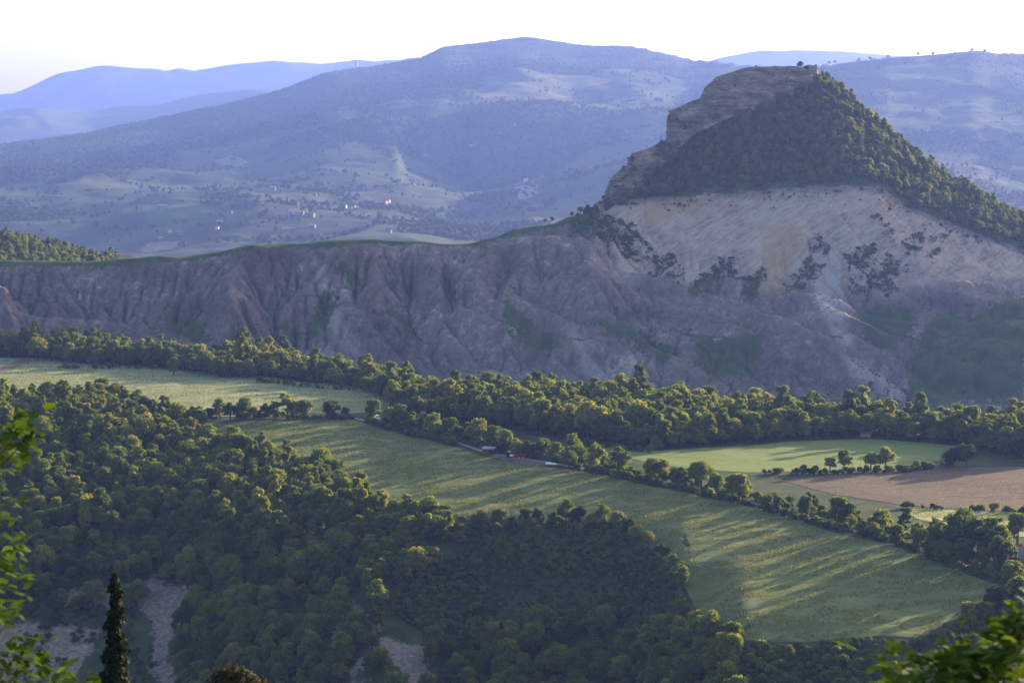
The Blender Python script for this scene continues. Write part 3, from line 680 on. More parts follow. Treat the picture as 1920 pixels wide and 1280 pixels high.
DARK = [crown_mesh('dark_crown', 40 + i, R=3.6, H=6.8, z0=0.6, blobs=19, leaves=2100, ls=0.36) for i in range(3)]
SHRUB = [crown_mesh('shrub_crown', 50 + i, R=1.7, H=2.4, z0=-0.1, blobs=7, leaves=330, ls=0.4) for i in range(4)]
FARC = [crown_mesh('far_crown', 60 + i, R=4.6, H=8.0, z0=0.2, blobs=6, leaves=150, ls=1.5) for i in range(4)]
for me in OAK + TALL: me.materials.append(M['oak_leaf'])
for me in DARK: me.materials.append(M['dark_leaf'])
for me in SHRUB: me.materials.append(M['shrub_leaf'])
for me in FARC: me.materials.append(M['far_leaf'])
TRUNK = [trunk_mesh('trunk', 70 + i) for i in range(3)]
for me in TRUNK: me.materials.append(M['bark'])
def with_trunk(c, t, name):
    b = bmesh.new(); b.from_mesh(c); nf = len(b.faces); b.from_mesh(t); b.faces.ensure_lookup_table()
    for f in b.faces[nf:]: f.material_index = 1
    me = bpy.data.meshes.new(name); b.to_mesh(me); b.free(); me.materials.append(c.materials[0]); me.materials.append(M['bark']); return me
PROTO = bpy.data.collections.new('prototypes')           # not linked to the scene: meshes that the masses of trees repeat
def protos(meshes):
    r = []
    for me in meshes:
        o = bpy.data.objects.new(me.name, me); PROTO.objects.link(o); r.append(o)
    return r
PR_OAK = protos([with_trunk(c, TRUNK[i % 3], 'oak') for i, c in enumerate(OAK + TALL)])
PR_DARK = protos([with_trunk(c, TRUNK[i % 3], 'dark_oak') for i, c in enumerate(DARK + OAK[:1])])
PR_SHRUB = protos(SHRUB); PR_FAR = protos(FARC)
def mass(name, pts, scl, pr, label, cat):
    """one countless mass of plants: points that carry instances"""
    pts = np.asarray(pts, np.float32); n_ = len(pts); me = bpy.data.meshes.new(name)
    me.vertices.add(n_); me.vertices.foreach_set('co', pts.ravel())
    attr(me, 'scl', scl); attr(me, 'sclz', np.asarray(scl) * rng.uniform(.8, 1.3, n_)); attr(me, 'rot', rng.uniform(0, 6.28, n_)); attr(me, 'vid', rng.integers(0, len(pr), n_) + 0.1)
    o = tag(link(name, me), label, cat, kind='stuff')
    ng = bpy.data.node_groups.new(name, 'GeometryNodeTree'); ng.interface.new_socket('Geometry', in_out='INPUT', socket_type='NodeSocketGeometry'); ng.interface.new_socket('Geometry', in_out='OUTPUT', socket_type='NodeSocketGeometry')
    N = ng.nodes; Lk = ng.links.new; gi = N.new('NodeGroupInput'); go = N.new('NodeGroupOutput'); iop = N.new('GeometryNodeInstanceOnPoints'); jn = N.new('GeometryNodeJoinGeometry')
    for p in pr:
        oi = N.new('GeometryNodeObjectInfo'); oi.inputs['Object'].default_value = p; oi.inputs['As Instance'].default_value = True
        Lk(oi.outputs['Geometry'], jn.inputs[0])
    m2p = N.new('GeometryNodeMeshToPoints'); Lk(gi.outputs[0], m2p.inputs[0]); Lk(m2p.outputs[0], iop.inputs['Points']); Lk(jn.outputs[0], iop.inputs['Instance']); iop.inputs['Pick Instance'].default_value = True
    def na(nm, t='FLOAT'):
        a = N.new('GeometryNodeInputNamedAttribute'); a.data_type = t; a.inputs[0].default_value = nm; return a.outputs[0]
    f2i = N.new('FunctionNodeFloatToInt'); f2i.rounding_mode = 'FLOOR'; Lk(na('vid'), f2i.inputs[0]); Lk(f2i.outputs[0], iop.inputs['Instance Index'])
    cx = N.new('ShaderNodeCombineXYZ'); Lk(na('rot'), cx.inputs[2]); Lk(cx.outputs[0], iop.inputs['Rotation'])
    c2 = N.new('ShaderNodeCombineXYZ'); sc_ = na('scl')
    for k in range(2): Lk(sc_, c2.inputs[k])
    Lk(na('sclz'), c2.inputs[2])
    Lk(c2.outputs[0], iop.inputs['Scale']); Lk(iop.outputs[0], go.inputs[0])
    md = o.modifiers.new('scatter', 'NODES'); md.node_group = ng; return o
def scatter(poly, spacing, jitter=0.45, holes=()):
    P = np.array([(p[0], p[1]) for p in poly]); X, Y = np.meshgrid(np.arange(P[:, 0].min(), P[:, 0].max(), spacing), np.arange(P[:, 1].min(), P[:, 1].max(), spacing * 0.9))
    X[1::2] += spacing / 2; X = X + rng.uniform(-jitter, jitter, X.shape) * spacing; Y = Y + rng.uniform(-jitter, jitter, X.shape) * spacing
    k = inpoly(X, Y, poly)
    for h in holes: k &= ~inpoly(X, Y, h)
    return X[k], Y[k]
def xyz(x, y, hf): return np.stack([x, y, hf(x, y)], 1)
def tree(name, p, label, cat='tree', group=None, scale=1.0, crown=None, trunk=None, sz=1.0):
    e = empty(name, p, random.uniform(0, 6.28)); tag(e, label, cat, group)
    for nm, me in (('trunk', trunk or random.choice(TRUNK)), ('crown', crown or random.choice(OAK))):
        o = bpy.data.objects.new(nm, me); COL.objects.link(o); o.parent = e
    e.scale = (scale, scale, scale * sz * random.uniform(.85, 1.2)); return e
def gp(px, py): 
    return near_pt(px, py)

ORD = 'first second third fourth fifth sixth seventh eighth ninth tenth eleventh twelfth thirteenth fourteenth fifteenth sixteenth seventeenth eighteenth nineteenth'.split()
TENS = {20: 'twent', 30: 'thirt', 40: 'fort', 50: 'fift', 60: 'sixt', 70: 'sevent', 80: 'eight'}
def ordinal(i):
    if i < 20: return ORD[i - 1]
    t = TENS[i // 10 * 10]
    return t + 'ieth' if i % 10 == 0 else t + 'y-' + ORD[i % 10 - 1]

# left and front wood
W_left = near_poly([(-150, 775), (60, 748), (200, 752), (290, 775), (372, 796), (425, 852), (560, 868), (622, 876), (642, 934), (700, 968), (845, 980), (880, 1010), (760, 1090), (705, 1130), (820, 1320), (0, 1330), (-150, 1330)])
W_front = near_poly([(700, 1330), (820, 1215), (960, 1185), (1120, 1160), (1280, 1160), (1345, 1195), (1395, 1225), (1400, 1330)])
bare_all = scree_w + [near_poly([(90, 1150), (290, 1150), (290, 1330), (-60, 1330), (-60, 1140)])]
wx, wy = scatter(W_left, 4.9, holes=bare_all); fx_, fy_ = scatter(W_front, 5.2, holes=scree_w)
wx = np.concatenate([wx, fx_]); wy = np.concatenate([wy, fy_])
hgt = np.clip(0.58 + 0.55 * vnoise(wx / 24, wy / 24, 401) + rng.normal(0, 0.2, len(wx)), 0.4, 1.7)
zz = h_near(wx, wy); order = np.argsort(wy)
near_i = order[:300]; rest = order[300:]
for i in near_i:
    tree('oak_tree', (wx[i], wy[i], zz[i] - .2), 'leafy oak in the dense shaded wood at the foot of the picture', 'tree', 'oaks packed in the lowest foreground wood', hgt[i])
mass('oak_woodland', np.stack([wx, wy, zz - .2], 1)[rest], hgt[rest], PR_OAK, 'dense oak wood covering the slope left of the meadow', 'woodland')
# named big trees of the wood
for px, py, sc_, lab, cr in [(487, 985, 1.55, 'tall pale-leaved tree rising above the left wood', TALL[1]), (600, 1085, 1.6, 'broad rounded yellow-green tree catching sun in the left wood', OAK[2]),
                             (560, 1090, 1.3, 'rounded tree just left of the broad sunlit one in the wood', OAK[4]), (660, 1215, 1.3, 'sunlit tree above the right-hand scree chute', OAK[1]), (625, 1190, 1.2, 'tree with lit crown beside the small clearing', OAK[3]),
                             (640, 1255, 1.25, 'light-leaved tree at the lower edge over the reddish bank', TALL[0]), (1240, 1195, 1.15, 'pale rounded tree at the top of the front wood', OAK[0]), (1330, 1225, 1.35, 'large tree with lit right side at the front wood corner', OAK[5]),
                             (1370, 1255, 1.2, 'dark rounded tree ending the front wood', OAK[2]), (1480, 1238, 0.5, 'small lone bush tree below the meadow edge', OAK[1]), (635, 1128, 0.45, 'tiny round bush on the bare clearing', OAK[0])]:
    p = gp(px, py); tree('oak_tree', p, lab, 'tree', None, sc_, cr)
# shrubby hollow
S_poly = near_poly([(850, 985), (1000, 980), (1170, 984), (1278, 1062), (1278, 1150), (1150, 1168), (980, 1190), (830, 1215), (720, 1130), (770, 1090), (890, 1015)])
sx, sy = scatter(S_poly, 2.0, holes=scree_w)
S2 = near_poly([(-60, 1140), (100, 1125), (250, 1140), (290, 1190), (290, 1330), (-60, 1330)]); s2x, s2y = scatter(S2, 3.6, holes=scree_w[:2])
S3 = near_poly([(1395, 1215), (1560, 1210), (1720, 1205), (1790, 1165), (1960, 1090), (1960, 1330), (1400, 1330)]); s3x, s3y = scatter(S3, 2.4)
k2 = vnoise(s2x / 8, s2y / 8, 405) > 0.33; s2x, s2y = s2x[k2], s2y[k2]
sx = np.concatenate([sx, s2x, s3x]); sy = np.concatenate([sy, s2y, s3y])
mass('shrubs', xyz(sx, sy, h_near), np.clip(0.62 + 0.6 * (vnoise(sx / 14, sy / 14, 407) - .4) + rng.normal(0, .18, len(sx)), .3, 1.5), PR_SHRUB, 'low dark shrubs filling the shaded hollow below the meadow', 'shrubs')
# trees along the hollow's rim
rim = [(865, 985), (890, 990), (905, 983), (935, 985), (960, 992), (985, 985), (1010, 985), (1035, 990), (1062, 983), (1085, 985), (1110, 990), (1130, 983), (1158, 990), (1178, 1000), (1195, 1015), (1215, 1030), (1240, 1045), (1262, 1062), (1275, 1085), (1280, 1105)]
for i, (px, py) in enumerate(rim):
    tree('rim_tree', gp(px, py), f'{ordinal(i + 1)} small tree along the hollow rim, counted rightward from the wood', 'tree', 'trees on the rim of the shrubby hollow', random.uniform(.6, 1.0), random.choice(OAK + DARK))
# hedgerow along the road
rp = [p for p in road_w[5:]]; Lr = [0]
for a, b in zip(rp, rp[1:]): Lr.append(Lr[-1] + (b - a).length)
i = 0; d_ = 4.0
while d_ < Lr[-1] - 18:
    k = max(j for j in range(len(Lr)) if Lr[j] <= d_); k = min(k, len(rp) - 2)
    a, b = rp[k], rp[k + 1]; f = (d_ - Lr[k]) / (Lr[k + 1] - Lr[k]); p = a.lerp(b, f); t = (b - a).normalized(); nn = Vector((-t.y, t.x, 0))
    if nn.y < 0: nn = -nn
    p = p + nn * (random.uniform(2.6, 7.5) if random.random() < .6 or -60 < p.x < 25 else -random.uniform(1.8, 3.4)); p.z = float(h_near(np.array([p.x]), np.array([p.y]))[0]); i += 1
    tree('hedgerow_tree', p, f'{ordinal(i)} tree of the roadside hedgerow, counted from its far end by the road bend', 'tree', 'hedgerow trees along the gravel road', random.choice([.6, .7, .85, .95, 1.1, 1.25]) * random.uniform(.9, 1.1), random.choice(OAK + OAK + TALL + DARK))
    d_ += random.choice([3, 3.5, 4, 5, 6, 11])
hp = []
for a, b in zip(rp, rp[1:]):
    t = (b - a).normalized(); nn = Vector((-t.y, t.x, 0)); nn = nn if nn.y > 0 else -nn
    for j in range(int((b - a).length / 1.1)):
        p = a.lerp(b, random.random()) + nn * random.uniform(3.0, 9.0); hp.append((p.x, p.y))
        if random.random() < .8:
            p = a.lerp(b, random.random()) - nn * random.uniform(1.4, 3.4)
            if not (-22 < p.x < 25 and p.y > 780): hp.append((p.x, p.y))
rl = near_poly([(375, 786), (660, 786)])
for j in range(60):
    p = rl[0].lerp(rl[1], random.random()); hp.append((p.x, p.y - random.uniform(0, 3)))
for (ax, ay, bx, by, nn_) in [(1430, 889, 1560, 888, 22), (1560, 888, 1700, 884, 26), (1700, 884, 1790, 872, 20), (1700, 952, 1960, 966, 30), (1090, 833, 1230, 850, 20), (100, 690, 300, 692, 26), (480, 716, 720, 740, 30)]:
    a, b = gp(ax, ay), gp(bx, by)
    for j in range(nn_): p = a.lerp(b, random.random()); hp.append((p.x + random.uniform(-1, 1), p.y + random.uniform(-1.5, 1.5)))
hp = np.array(hp); mass('hedge_shrubs', xyz(hp[:, 0], hp[:, 1], h_near), rng.uniform(.4, 1.35, len(hp)), PR_SHRUB, 'low bushes along the road, hedges and field margins', 'bushes')
# row by the pale meadow and lone trees
for px, py, s_, lab, cr in [
    (392, 787, .7, 'leftmost bushy tree of the row on the road below the pale meadow', DARK[0]), (412, 786, .8, 'second tree of the row below the pale meadow', OAK[1]), (432, 787, .75, 'third tree of the row below the pale meadow', DARK[1]),
    (458, 787, .72, 'fourth tree of the row below the pale meadow', OAK[3]), (476, 786, .6, 'fifth and low tree of the row below the pale meadow', OAK[0]), (497, 787, .68, 'sixth tree of the row below the pale meadow', DARK[2]),
    (515, 787, .62, 'seventh tree of the row below the pale meadow', OAK[4]), (538, 786, 1.0, 'tall dark tree of the row below the pale meadow', TALL[0]), (556, 786, .85, 'slender open tree right of the tall dark one', OAK[2]),
    (573, 785, .95, 'thin-crowned tree ending the row before the round tree', OAK[5]), (622, 786, 1.0, 'round dark tree standing alone by the road', DARK[0]), (648, 785, .5, 'small bush right of the round dark tree', OAK[0]),
    (278, 780, 1.0, 'dark tree standing out at the wood edge by the road', DARK[2]), (146, 758, .55, 'small tree poking above the left wood edge', DARK[1]), (238, 764, .6, 'low dark tree at the wood edge near the meadow', DARK[0]),
    (326, 704, .78, 'lone round tree on the pale meadow edge', OAK[1]), (70, 676, 1.15, 'broad tree in front of the left tree belt', OAK[3]),
    (1556, 884, .52, 'left tree of the two pairs on the crop field edge', OAK[0]), (1583, 884, .6, 'second tree of the two pairs on the crop field edge', OAK[2]), (1633, 882, .72, 'third and taller tree of the pairs on the crop field edge', OAK[5]), (1660, 881, .78, 'rightmost sunlit tree of the pairs on the crop field edge', OAK[1]),
    (1788, 876, .85, 'left half of the dark thicket above the ploughed field', DARK[1]), (1812, 876, .95, 'right half of the dark thicket above the ploughed field', DARK[0]),
    (1015, 812, 1.25, 'large round tree at the front of the long wood', OAK[2]),
    (1835, 1052, 1.5, 'large dark round tree beside the white house', DARK[1]), (1862, 1058, 1.2, 'olive-leaved tree between the dark tree and the white house', OAK[4]), (1880, 1075, .95, 'dark bush tree by the grey terrace', DARK[2]), (1802, 1045, 1.05, 'tree left of the large dark round one', OAK[3]),
    (1897, 1095, .75, 'small pale round tree below the grey terrace', OAK[0]), (1908, 1020, .9, 'tree behind the white house', OAK[5]),
    (1868, 1150, .8, 'bushy tree at the right end of the meadow', DARK[0]), (1905, 1140, .9, 'tree at the frame edge below the house', OAK[1]), (1840, 1170, .7, 'dark bush at the lower right meadow corner', DARK[2]), (1815, 1175, .5, 'low pale bush at the lower right meadow corner', OAK[2])]:
    tree('field_tree', gp(px, py), lab, 'tree', None, s_ * 1.45, cr)
# belts behind the fields
B_left = near_poly([(-120, 650), (20, 652), (130, 660), (260, 668), (420, 684), (600, 700), (740, 726), (745, 765), (700, 736), (550, 714), (410, 708), (310, 690), (150, 684), (70, 672), (-120, 664)])
B_right = near_poly([(735, 728), (850, 746), (1000, 750), (1200, 764), (1400, 778), (1600, 795), (1750, 810), (1990, 806), (1990, 866), (1900, 858), (1790, 834), (1640, 820), (1480, 824), (1400, 832), (1230, 844), (1090, 824), (960, 804), (860, 790), (735, 775)])
bx, by = scatter(B_left, 4.7); cx_, cy_ = scatter(B_right, 4.5)
sb = np.concatenate([np.clip(rng.normal(.98, .25, len(bx)), .5, 1.7), np.clip(rng.normal(1.03, .25, len(cx_)), .5, 1.8)])
bx = np.concatenate([bx, cx_]); by = np.concatenate([by, cy_]); zb = h_near(bx, by)
# nearest row of the belts as individuals: front trees of each 4 m column
front = {}
for i in range(len(bx)):
    key = int((bx[i] / by[i]) * 170)
    if key not in front or by[i] < by[front[key]]: front[key] = i
fi = sorted(front.values(), key=lambda i: bx[i] / by[i]); fset = set(fi)
for i in fi:
    tree('belt_tree', (bx[i], by[i], zb[i]), 'leafy tree in the front row of the long tree belt behind the fields', 'tree', 'front row of the tree belt', sb[i], random.choice(OAK + TALL))
ri = np.array([i for i in range(len(bx)) if i not in fset])
mass('tree_belt', np.stack([bx, by, zb], 1)[ri], sb[ri], PR_OAK, 'long sunlit tree belt between the fields and the badlands', 'woodland')

# grass standing in the meadows
def tuft(seed):
    g = random.Random(seed); m = MB()
    for k in range(9):
        a = g.uniform(0, 6.28); r = g.uniform(0, .35); x, y = math.cos(a) * r, math.sin(a) * r; b_ = g.uniform(0, 6.28); w_ = .07; l = g.uniform(.25, .6); dx, dy = g.uniform(-.2, .2), g.uniform(-.2, .2)
        m.add([(x - math.cos(b_) * w_, y - math.sin(b_) * w_, -.05), (x + math.cos(b_) * w_, y + math.sin(b_) * w_, -.05), (x + dx, y + dy, l)], [(0, 1, 2)])
    me = m.mesh('tuft'); return me
M['tuft'] = leaf_mat('meadow_tuft', (0.07, 0.085, 0.026), (0.115, 0.125, 0.042), (0.2, 0.195, 0.075), 0.35)
TU = [tuft(i) for i in range(4)]
for me in TU: me.materials.append(M['tuft'])
PR_TUFT = protos(TU)
for poly, sp_, nm, lab in ((P_field, 1.05, 'meadow_grass', 'tussocky grass over the large striped meadow'), (P_meadow, 1.7, 'meadow_grass', 'tall pale grass over the far sunlit meadow'), (P_hay, 1.6, 'meadow_grass', 'yellow grass on the hay strip')):
    x, y = scatter(poly, sp_, .5); q_ = vnoise(x / 9, y / 4, 441) + .6 * vnoise(x / 2.5, y / 2.5, 442) > .72; x, y = x[q_], y[q_]
    mass(nm, xyz(x, y, h_near) + np.array([0, 0, .1]), rng.uniform(.5, 1.2, len(x)), PR_TUFT, lab, 'grass')

# hill wood, scree bushes, wooded knoll
def mid_poly(pts): return [ground_hit(px, py, h_mid, 1400, 2000, 2400) for px, py in pts]
F_px = [(1150, 384), (1180, 366), (1211, 328), (1240, 306), (1290, 254), (1350, 224), (1415, 202), (1491, 176), (1530, 156), (1548, 150), (1566, 166), (1640, 230), (1700, 284), (1800, 351), (1935, 418), (1935, 474), (1800, 424), (1700, 384), (1652, 347), (1560, 345), (1400, 356), (1320, 360), (1250, 370)]
HX, HY = np.meshgrid(np.arange(60, 480, 4.3), np.arange(1590, 1775, 3.9)); HX = (HX + rng.uniform(-1.9, 1.9, HX.shape)).ravel(); HY = (HY + rng.uniform(-1.8, 1.8, HY.shape)).ravel()
HZ = h_mid(HX, HY); hpx = 960 + 4000 * HX / HY * CP; hpy = 640 + 4000 * ((CAMZ - HZ) * CP - HY * SP_) / (HY * CP + (CAMZ - HZ) * SP_)
k = inpoly(hpx + 12 * fbm(HX / 12, HY / 12, 3, 451), hpy + 16 * fbm(HX / 12 + 5, HY / 12, 3, 452), F_px) & (HY > 1600)
back = (hpx > 1545) & (HY > np.interp(hpx, [1540, 1560, 1640, 1700, 1800, 1920, 2100], [1762, 1754, 1746, 1736, 1722, 1702, 1690])) & (HY < 1790)
k |= back
mass('hill_wood', np.stack([HX, HY, HZ - .3], 1)[k], np.clip(rng.normal(.72, .16, int(k.sum())), .35, 1.2), PR_OAK, 'dense wood covering the rock hill below its cliff', 'woodland')
pv = []
for p in patches[:9]:
    w_ = mid_poly(p); x, y = scatter(w_, 1.35); x = x + 9 * fbm(x / 9, y / 9, 3, 417); y = y + 7 * fbm(x / 9, y / 9, 3, 418); q_ = vnoise(x / 6, y / 6, 415) + .5 * vnoise(x / 2.5, y / 2.5, 416) > .55; x, y = x[q_], y[q_]
    if len(x): pv.append(np.stack([x, y], 1))
X = rng.uniform(-440, 460, 9000); Y = rng.uniform(1400, 1640, 9000); u = ((X - gx[0]) / DX).astype(int); v_ = ((Y - gy[0]) / DX).astype(int)
kk = (veg[v_, u] > 0.55) & (below_top[v_, u] > .5) & (rng.uniform(0, 1, 9000) < 0.30) & (vnoise(X / 20, Y / 20, 411) > .45)
pv.append(np.stack([X, Y], 1)[kk])
rag = np.array([(q.x + random.gauss(0, 2), q.y - abs(random.gauss(0, 7))) for q in (ground_hit(px, py, h_mid, 1560, 1700, 500) for px, py in ((u_, float(np.interp(u_, [1150, 1200, 1275, 1320, 1400, 1490, 1560, 1640, 1700, 1800, 1920], [380, 371, 368, 362, 358, 350, 347, 349, 386, 427, 468]))) for u_ in rng.uniform(1150, 1925, 330)))])
pv.append(rag[vnoise(rag[:, 0] / 11, rag[:, 1] / 30, 433) > .42]); pv = np.concatenate(pv); pv3 = xyz(pv[:, 0], pv[:, 1], h_mid)
cu = np.concatenate([rng.integers(0, int(NU * .46), 900), rng.integers(int(NU * .46), NU, 160)]); cv = rng.integers(0, NV + 2, 1060); cq = CLIFF_P[cv, cu]
ck = (vnoise(cq[:, 0] / 9, cq[:, 2] / 9, 431) > np.where(cu < NU * .46, .38, .6)); pv3 = np.concatenate([pv3, cq[ck] - np.array([0, .2, .4])])
mass('scree_bushes', pv3, np.clip(rng.lognormal(-.85, .5, len(pv3)), .18, 1.5), PR_SHRUB, 'dark bushes scattered over the badlands and scree', 'bushes')
kx, ky = np.meshgrid(np.arange(-760, -300, 6.0), np.arange(1680, 1990, 6.0)); kx = (kx + rng.uniform(-2.4, 2.4, kx.shape)).ravel(); ky = (ky + rng.uniform(-2.4, 2.4, ky.shape)).ravel()
kpx = 960 + 4000 * kx / ky * CP; kk = (kpx < 175 + 25 * fbm(kx / 30, ky / 30, 2, 3)) | ((kpx < 300) & (ky > 1790) & (ky < 1850))
mass('knoll_wood', xyz(kx[kk], ky[kk], h_mid), np.clip(rng.normal(.85, .16, int(kk.sum())), .5, 1.3), PR_OAK, 'sunlit wooded knoll behind the left end of the badlands crest', 'woodland')
# summit trees and crest bushes
def mid_tree(px, py, Y, s_, lab, cr, name='hill_tree'):
    p = at(px, py, Y); return tree(name, p, lab, 'tree', None, s_, cr)
mid_tree(1500, 128, 1752, .95, 'broad dark tree on the summit beside the ruined tower', DARK[0]); mid_tree(1512, 131, 1750, .6, 'small bush between the summit tree and the tower', DARK[1])
mid_tree(1417, 128, 1736, .35, 'small bush on the flat cliff top', DARK[2]); mid_tree(1240, 272, 1672, .55, 'dark bush on the ledge at the cliff foot', DARK[1]); mid_tree(1232, 276, 1670, .4, 'low bush on the ledge left of the dark one', DARK[0])
for j, (px, py, Y, s_) in enumerate([(1088, 399, 1626, .75), (1102, 397, 1628, .8), (1072, 404, 1622, .5), (1022, 417, 1610, .45), (1035, 414, 1612, .5), (1116, 392, 1630, .6)]):
    mid_tree(px, py + 2, Y, s_, f'{ordinal(j + 1)} bush tree on the ridge crest just left of the cliff', OAK[j % 6], 'ridge_bush')
# far woods
fxs = rng.uniform(-0.262, 0.262, 120000); fr = np.sqrt(rng.uniform((2450 * FS) ** 2, (5650 * FS) ** 2, 120000)); fx2 = fxs * fr
fpx = 960 + 4000 * fxs * CP; Yc = np.interp(fpx, far_px, far_Y); wm = woodmask(fx2, fr)
cell = np.abs(fbm(fx2 / 230 + 9, fr / 300, 2, 121)) < 0.035
kk = (fr < Yc + 20) & (((wm > 0.10) & (rng.uniform(0, 1, 120000) < 0.55)) | (cell & (rng.uniform(0, 1, 120000) < .8)) | (rng.uniform(0, 1, 120000) < .02))
mass('mountain_woods', xyz(fx2[kk], fr[kk], h_far), np.clip(rng.normal(1.0, .33, int(kk.sum())), .45, 1.9) * np.clip((Yc - fr)[kk] / 1200, .45, 1), PR_FAR, 'far woods and hedge trees over the hazy mountain slope', 'woodland')
for j, (px, py) in enumerate([(1480, 126), (1555, 118), (1565, 116), (1610, 112), (1632, 109), (1665, 106), (1722, 101), (1750, 100), (1822, 93), (1846, 96)]):
    Yq = float(np.interp(px, far_px, far_Y)); p = at(px, py + 4, Yq)
    e = empty('skyline_tree', p, j); tag(e, f'{ordinal(j + 1)} tiny tree on the distant skyline to the right of the hill, counted rightward', 'tree', 'skyline trees'); e.scale = (1.7, 1.7, 1.7)
    for nm, me in (('trunk', TRUNK[0]), ('crown', FARC[j % 4])):
        o = bpy.data.objects.new(nm, me); COL.objects.link(o); o.parent = e

# ------------------------------------------------------------------ buildings and small things
def house_mesh(name, L_, W__, h, rh):
    m = MB(); m.box(-L_ / 2, L_ / 2, -W__ / 2, W__ / 2, -2, h, 0); m.gable_wall(-L_ / 2, L_ / 2, -W__ / 2, W__ / 2, h - .01, rh, 0); m.gable(-L_ / 2, L_ / 2, -W__ / 2, W__ / 2, h + .05, rh, .5, 1)
    for k in range(max(2, int(L_ / 3))):
        x = -L_ / 2 + (k + .5) * L_ / max(2, int(L_ / 3)); m.box(x - .5, x + .5, -W__ / 2 - .06, -W__ / 2 + .1, h * .5, h * .5 + 1.4, 2)
    return m.mesh(name)
HM = {}
def village_house(px, py, size, wall, roof, label, group=None, rz=0.0, flat=1.0):
    size *= 1.15; wall = {'plaster': 'farwall'}.get(wall, wall); roof = 'fartiles' if roof == 'tiles' else roof; key = (round(size, 1), wall, roof, flat)
    if key not in HM:
        me = house_mesh('house', 1.35 * size * flat, size, size * .75 / flat ** .5, size * .3); [me.materials.append(M[k_]) for k_ in (wall, roof, 'glass')]; HM[key] = me
    o = bpy.data.objects.new('village_house', HM[key]); COL.objects.link(o); p = far_pt(px, py); o.location = p; o.rotation_euler = (0, 0, rz); tag(o, label, 'house', group); return o
far_houses = [(338, 441, 9, 'plaster', 'tiles', 'brightest white house at the left end of the village, by the pale field'), (412, 421, 8, 'plaster', 'greyroof', 'white square house between the left cluster and the church'), (407, 430, 5.5, 'ochre', 'tiles', 'small orange house just below the white square one'),
    (319, 436, 7, 'ochre', 'tiles', 'red-roofed house left of the brightest white one'), (301, 450, 6, 'plaster', 'greyroof', 'low pale house on the upper edge of the pale field'), (431, 402, 7, 'plaster', 'tiles', 'house with pale roof left of the church, on its own'), (465, 405, 7, 'stonewall', 'tiles', 'stone house midway to the church'),
    (511, 357, 9, 'plaster', 'greyroof', 'lone white barn above the church'), (590, 367, 6, 'plaster', 'tiles', 'small white house above the red roofs'), (739, 349, 6, 'plaster', 'greyroof', 'tiny white house at the upper right of the village'), (584, 407, 9, 'plaster', 'tiles', 'wide white house right of the church'),
    (682, 405, 8, 'ochre', 'tiles', 'ochre house below the right red roofs'), (526, 437, 8, 'plaster', 'tiles', 'white house low below the church'), (587, 427, 7, 'plaster', 'greyroof', 'isolated white house below the wide one'), (586, 441, 7, 'plaster', 'tiles', 'pale house just above the ridge crest'), (599, 442, 6, 'stonewall', 'tiles', 'stone house next to the pale one at the ridge crest'),
    (730, 437, 6, 'stonewall', 'tiles', 'grey house low at the right end of the village'), (796, 294, 8, 'plaster', 'tiles', 'white house high on the slope left of centre'), (884, 277, 8, 'plaster', 'greyroof', 'bright white farmhouse high on the slope'), (898, 271, 6, 'stonewall', 'tiles', 'stone house behind the bright farmhouse'), (938, 253, 8, 'plaster', 'tiles', 'highest white house on the mid slope'),
    (986, 340, 8, 'ochre', 'tiles', 'ochre farm above the bare pink patch'), (998, 345, 7, 'stonewall', 'tiles', 'stone barn beside the ochre farm'), (1017, 335, 7, 'plaster', 'tiles', 'pale house right of the ochre farm'), (774, 346, 7, 'plaster', 'tiles', 'pale house on the middle slope'), (787, 344, 6, 'ochre', 'tiles', 'ochre house touching the middle slope one'),
    (1019, 381, 6, 'stonewall', 'tiles', 'small stone hut low below the bare patch'), (966, 237, 6, 'plaster', 'greyroof', 'tiny white speck of a house near the upper slope'), (1224, 264, 8, 'plaster', 'tiles', 'white house just left of the rock cliff'), (1818, 245, 9, 'plaster', 'tiles', 'pinkish house on the slope right of the hill'), (1853, 240, 9, 'plaster', 'greyroof', 'long pale house right of the pinkish one')]
for j, (px, py, sz_, wl, rf, lb) in enumerate(far_houses): village_house(px, py, sz_, wl, rf, lb, None, 0.3 * math.sin(j * 2.3))
village_house(304, 389, 7, 'plaster', 'greyroof', 'long low pale shed left of the village', None, 0.1, 2.0); village_house(537, 433, 7, 'plaster', 'greyroof', 'long white building stepping up right of the low house', None, 0.35, 1.8)
for j, (px, py) in enumerate([(606, 393), (614, 391), (622, 392), (629, 390), (646, 390), (654, 388), (662, 391), (668, 390), (706, 382), (714, 379), (722, 382), (728, 380)]):
    village_house(px, py, 7, 'ochre', 'tiles', 'small red-roofed house in the row of roofs right of the church', 'red-roofed village row', 0.5 * math.sin(j))
for j, (px, py) in enumerate([(517, 410), (524, 408), (531, 409), (538, 407), (543, 404), (559, 404), (566, 402), (572, 401), (576, 404)]):
    village_house(px, py, 7, 'plaster' if j % 3 else 'stonewall', 'tiles', 'pale house huddled round the village church', 'houses round the church', 0.5 * math.sin(j * 1.7))
p = far_pt(549, 402); ch = empty('church', p, 0.15); ch.scale = (1.6, 1.6, 1.6); tag(ch, 'village church with pale gabled nave and slim bell tower', 'church')
m = MB(); m.box(-6, 6, -4, 4, -2, 9); m.gable_wall(-6, 6, -4, 4, 8.99, 3.5); m.build('nave', M['plaster'], ch); MB().gable(-6, 6, -4, 4, 9.05, 3.5, .5).build('roof', M['tiles'], ch)
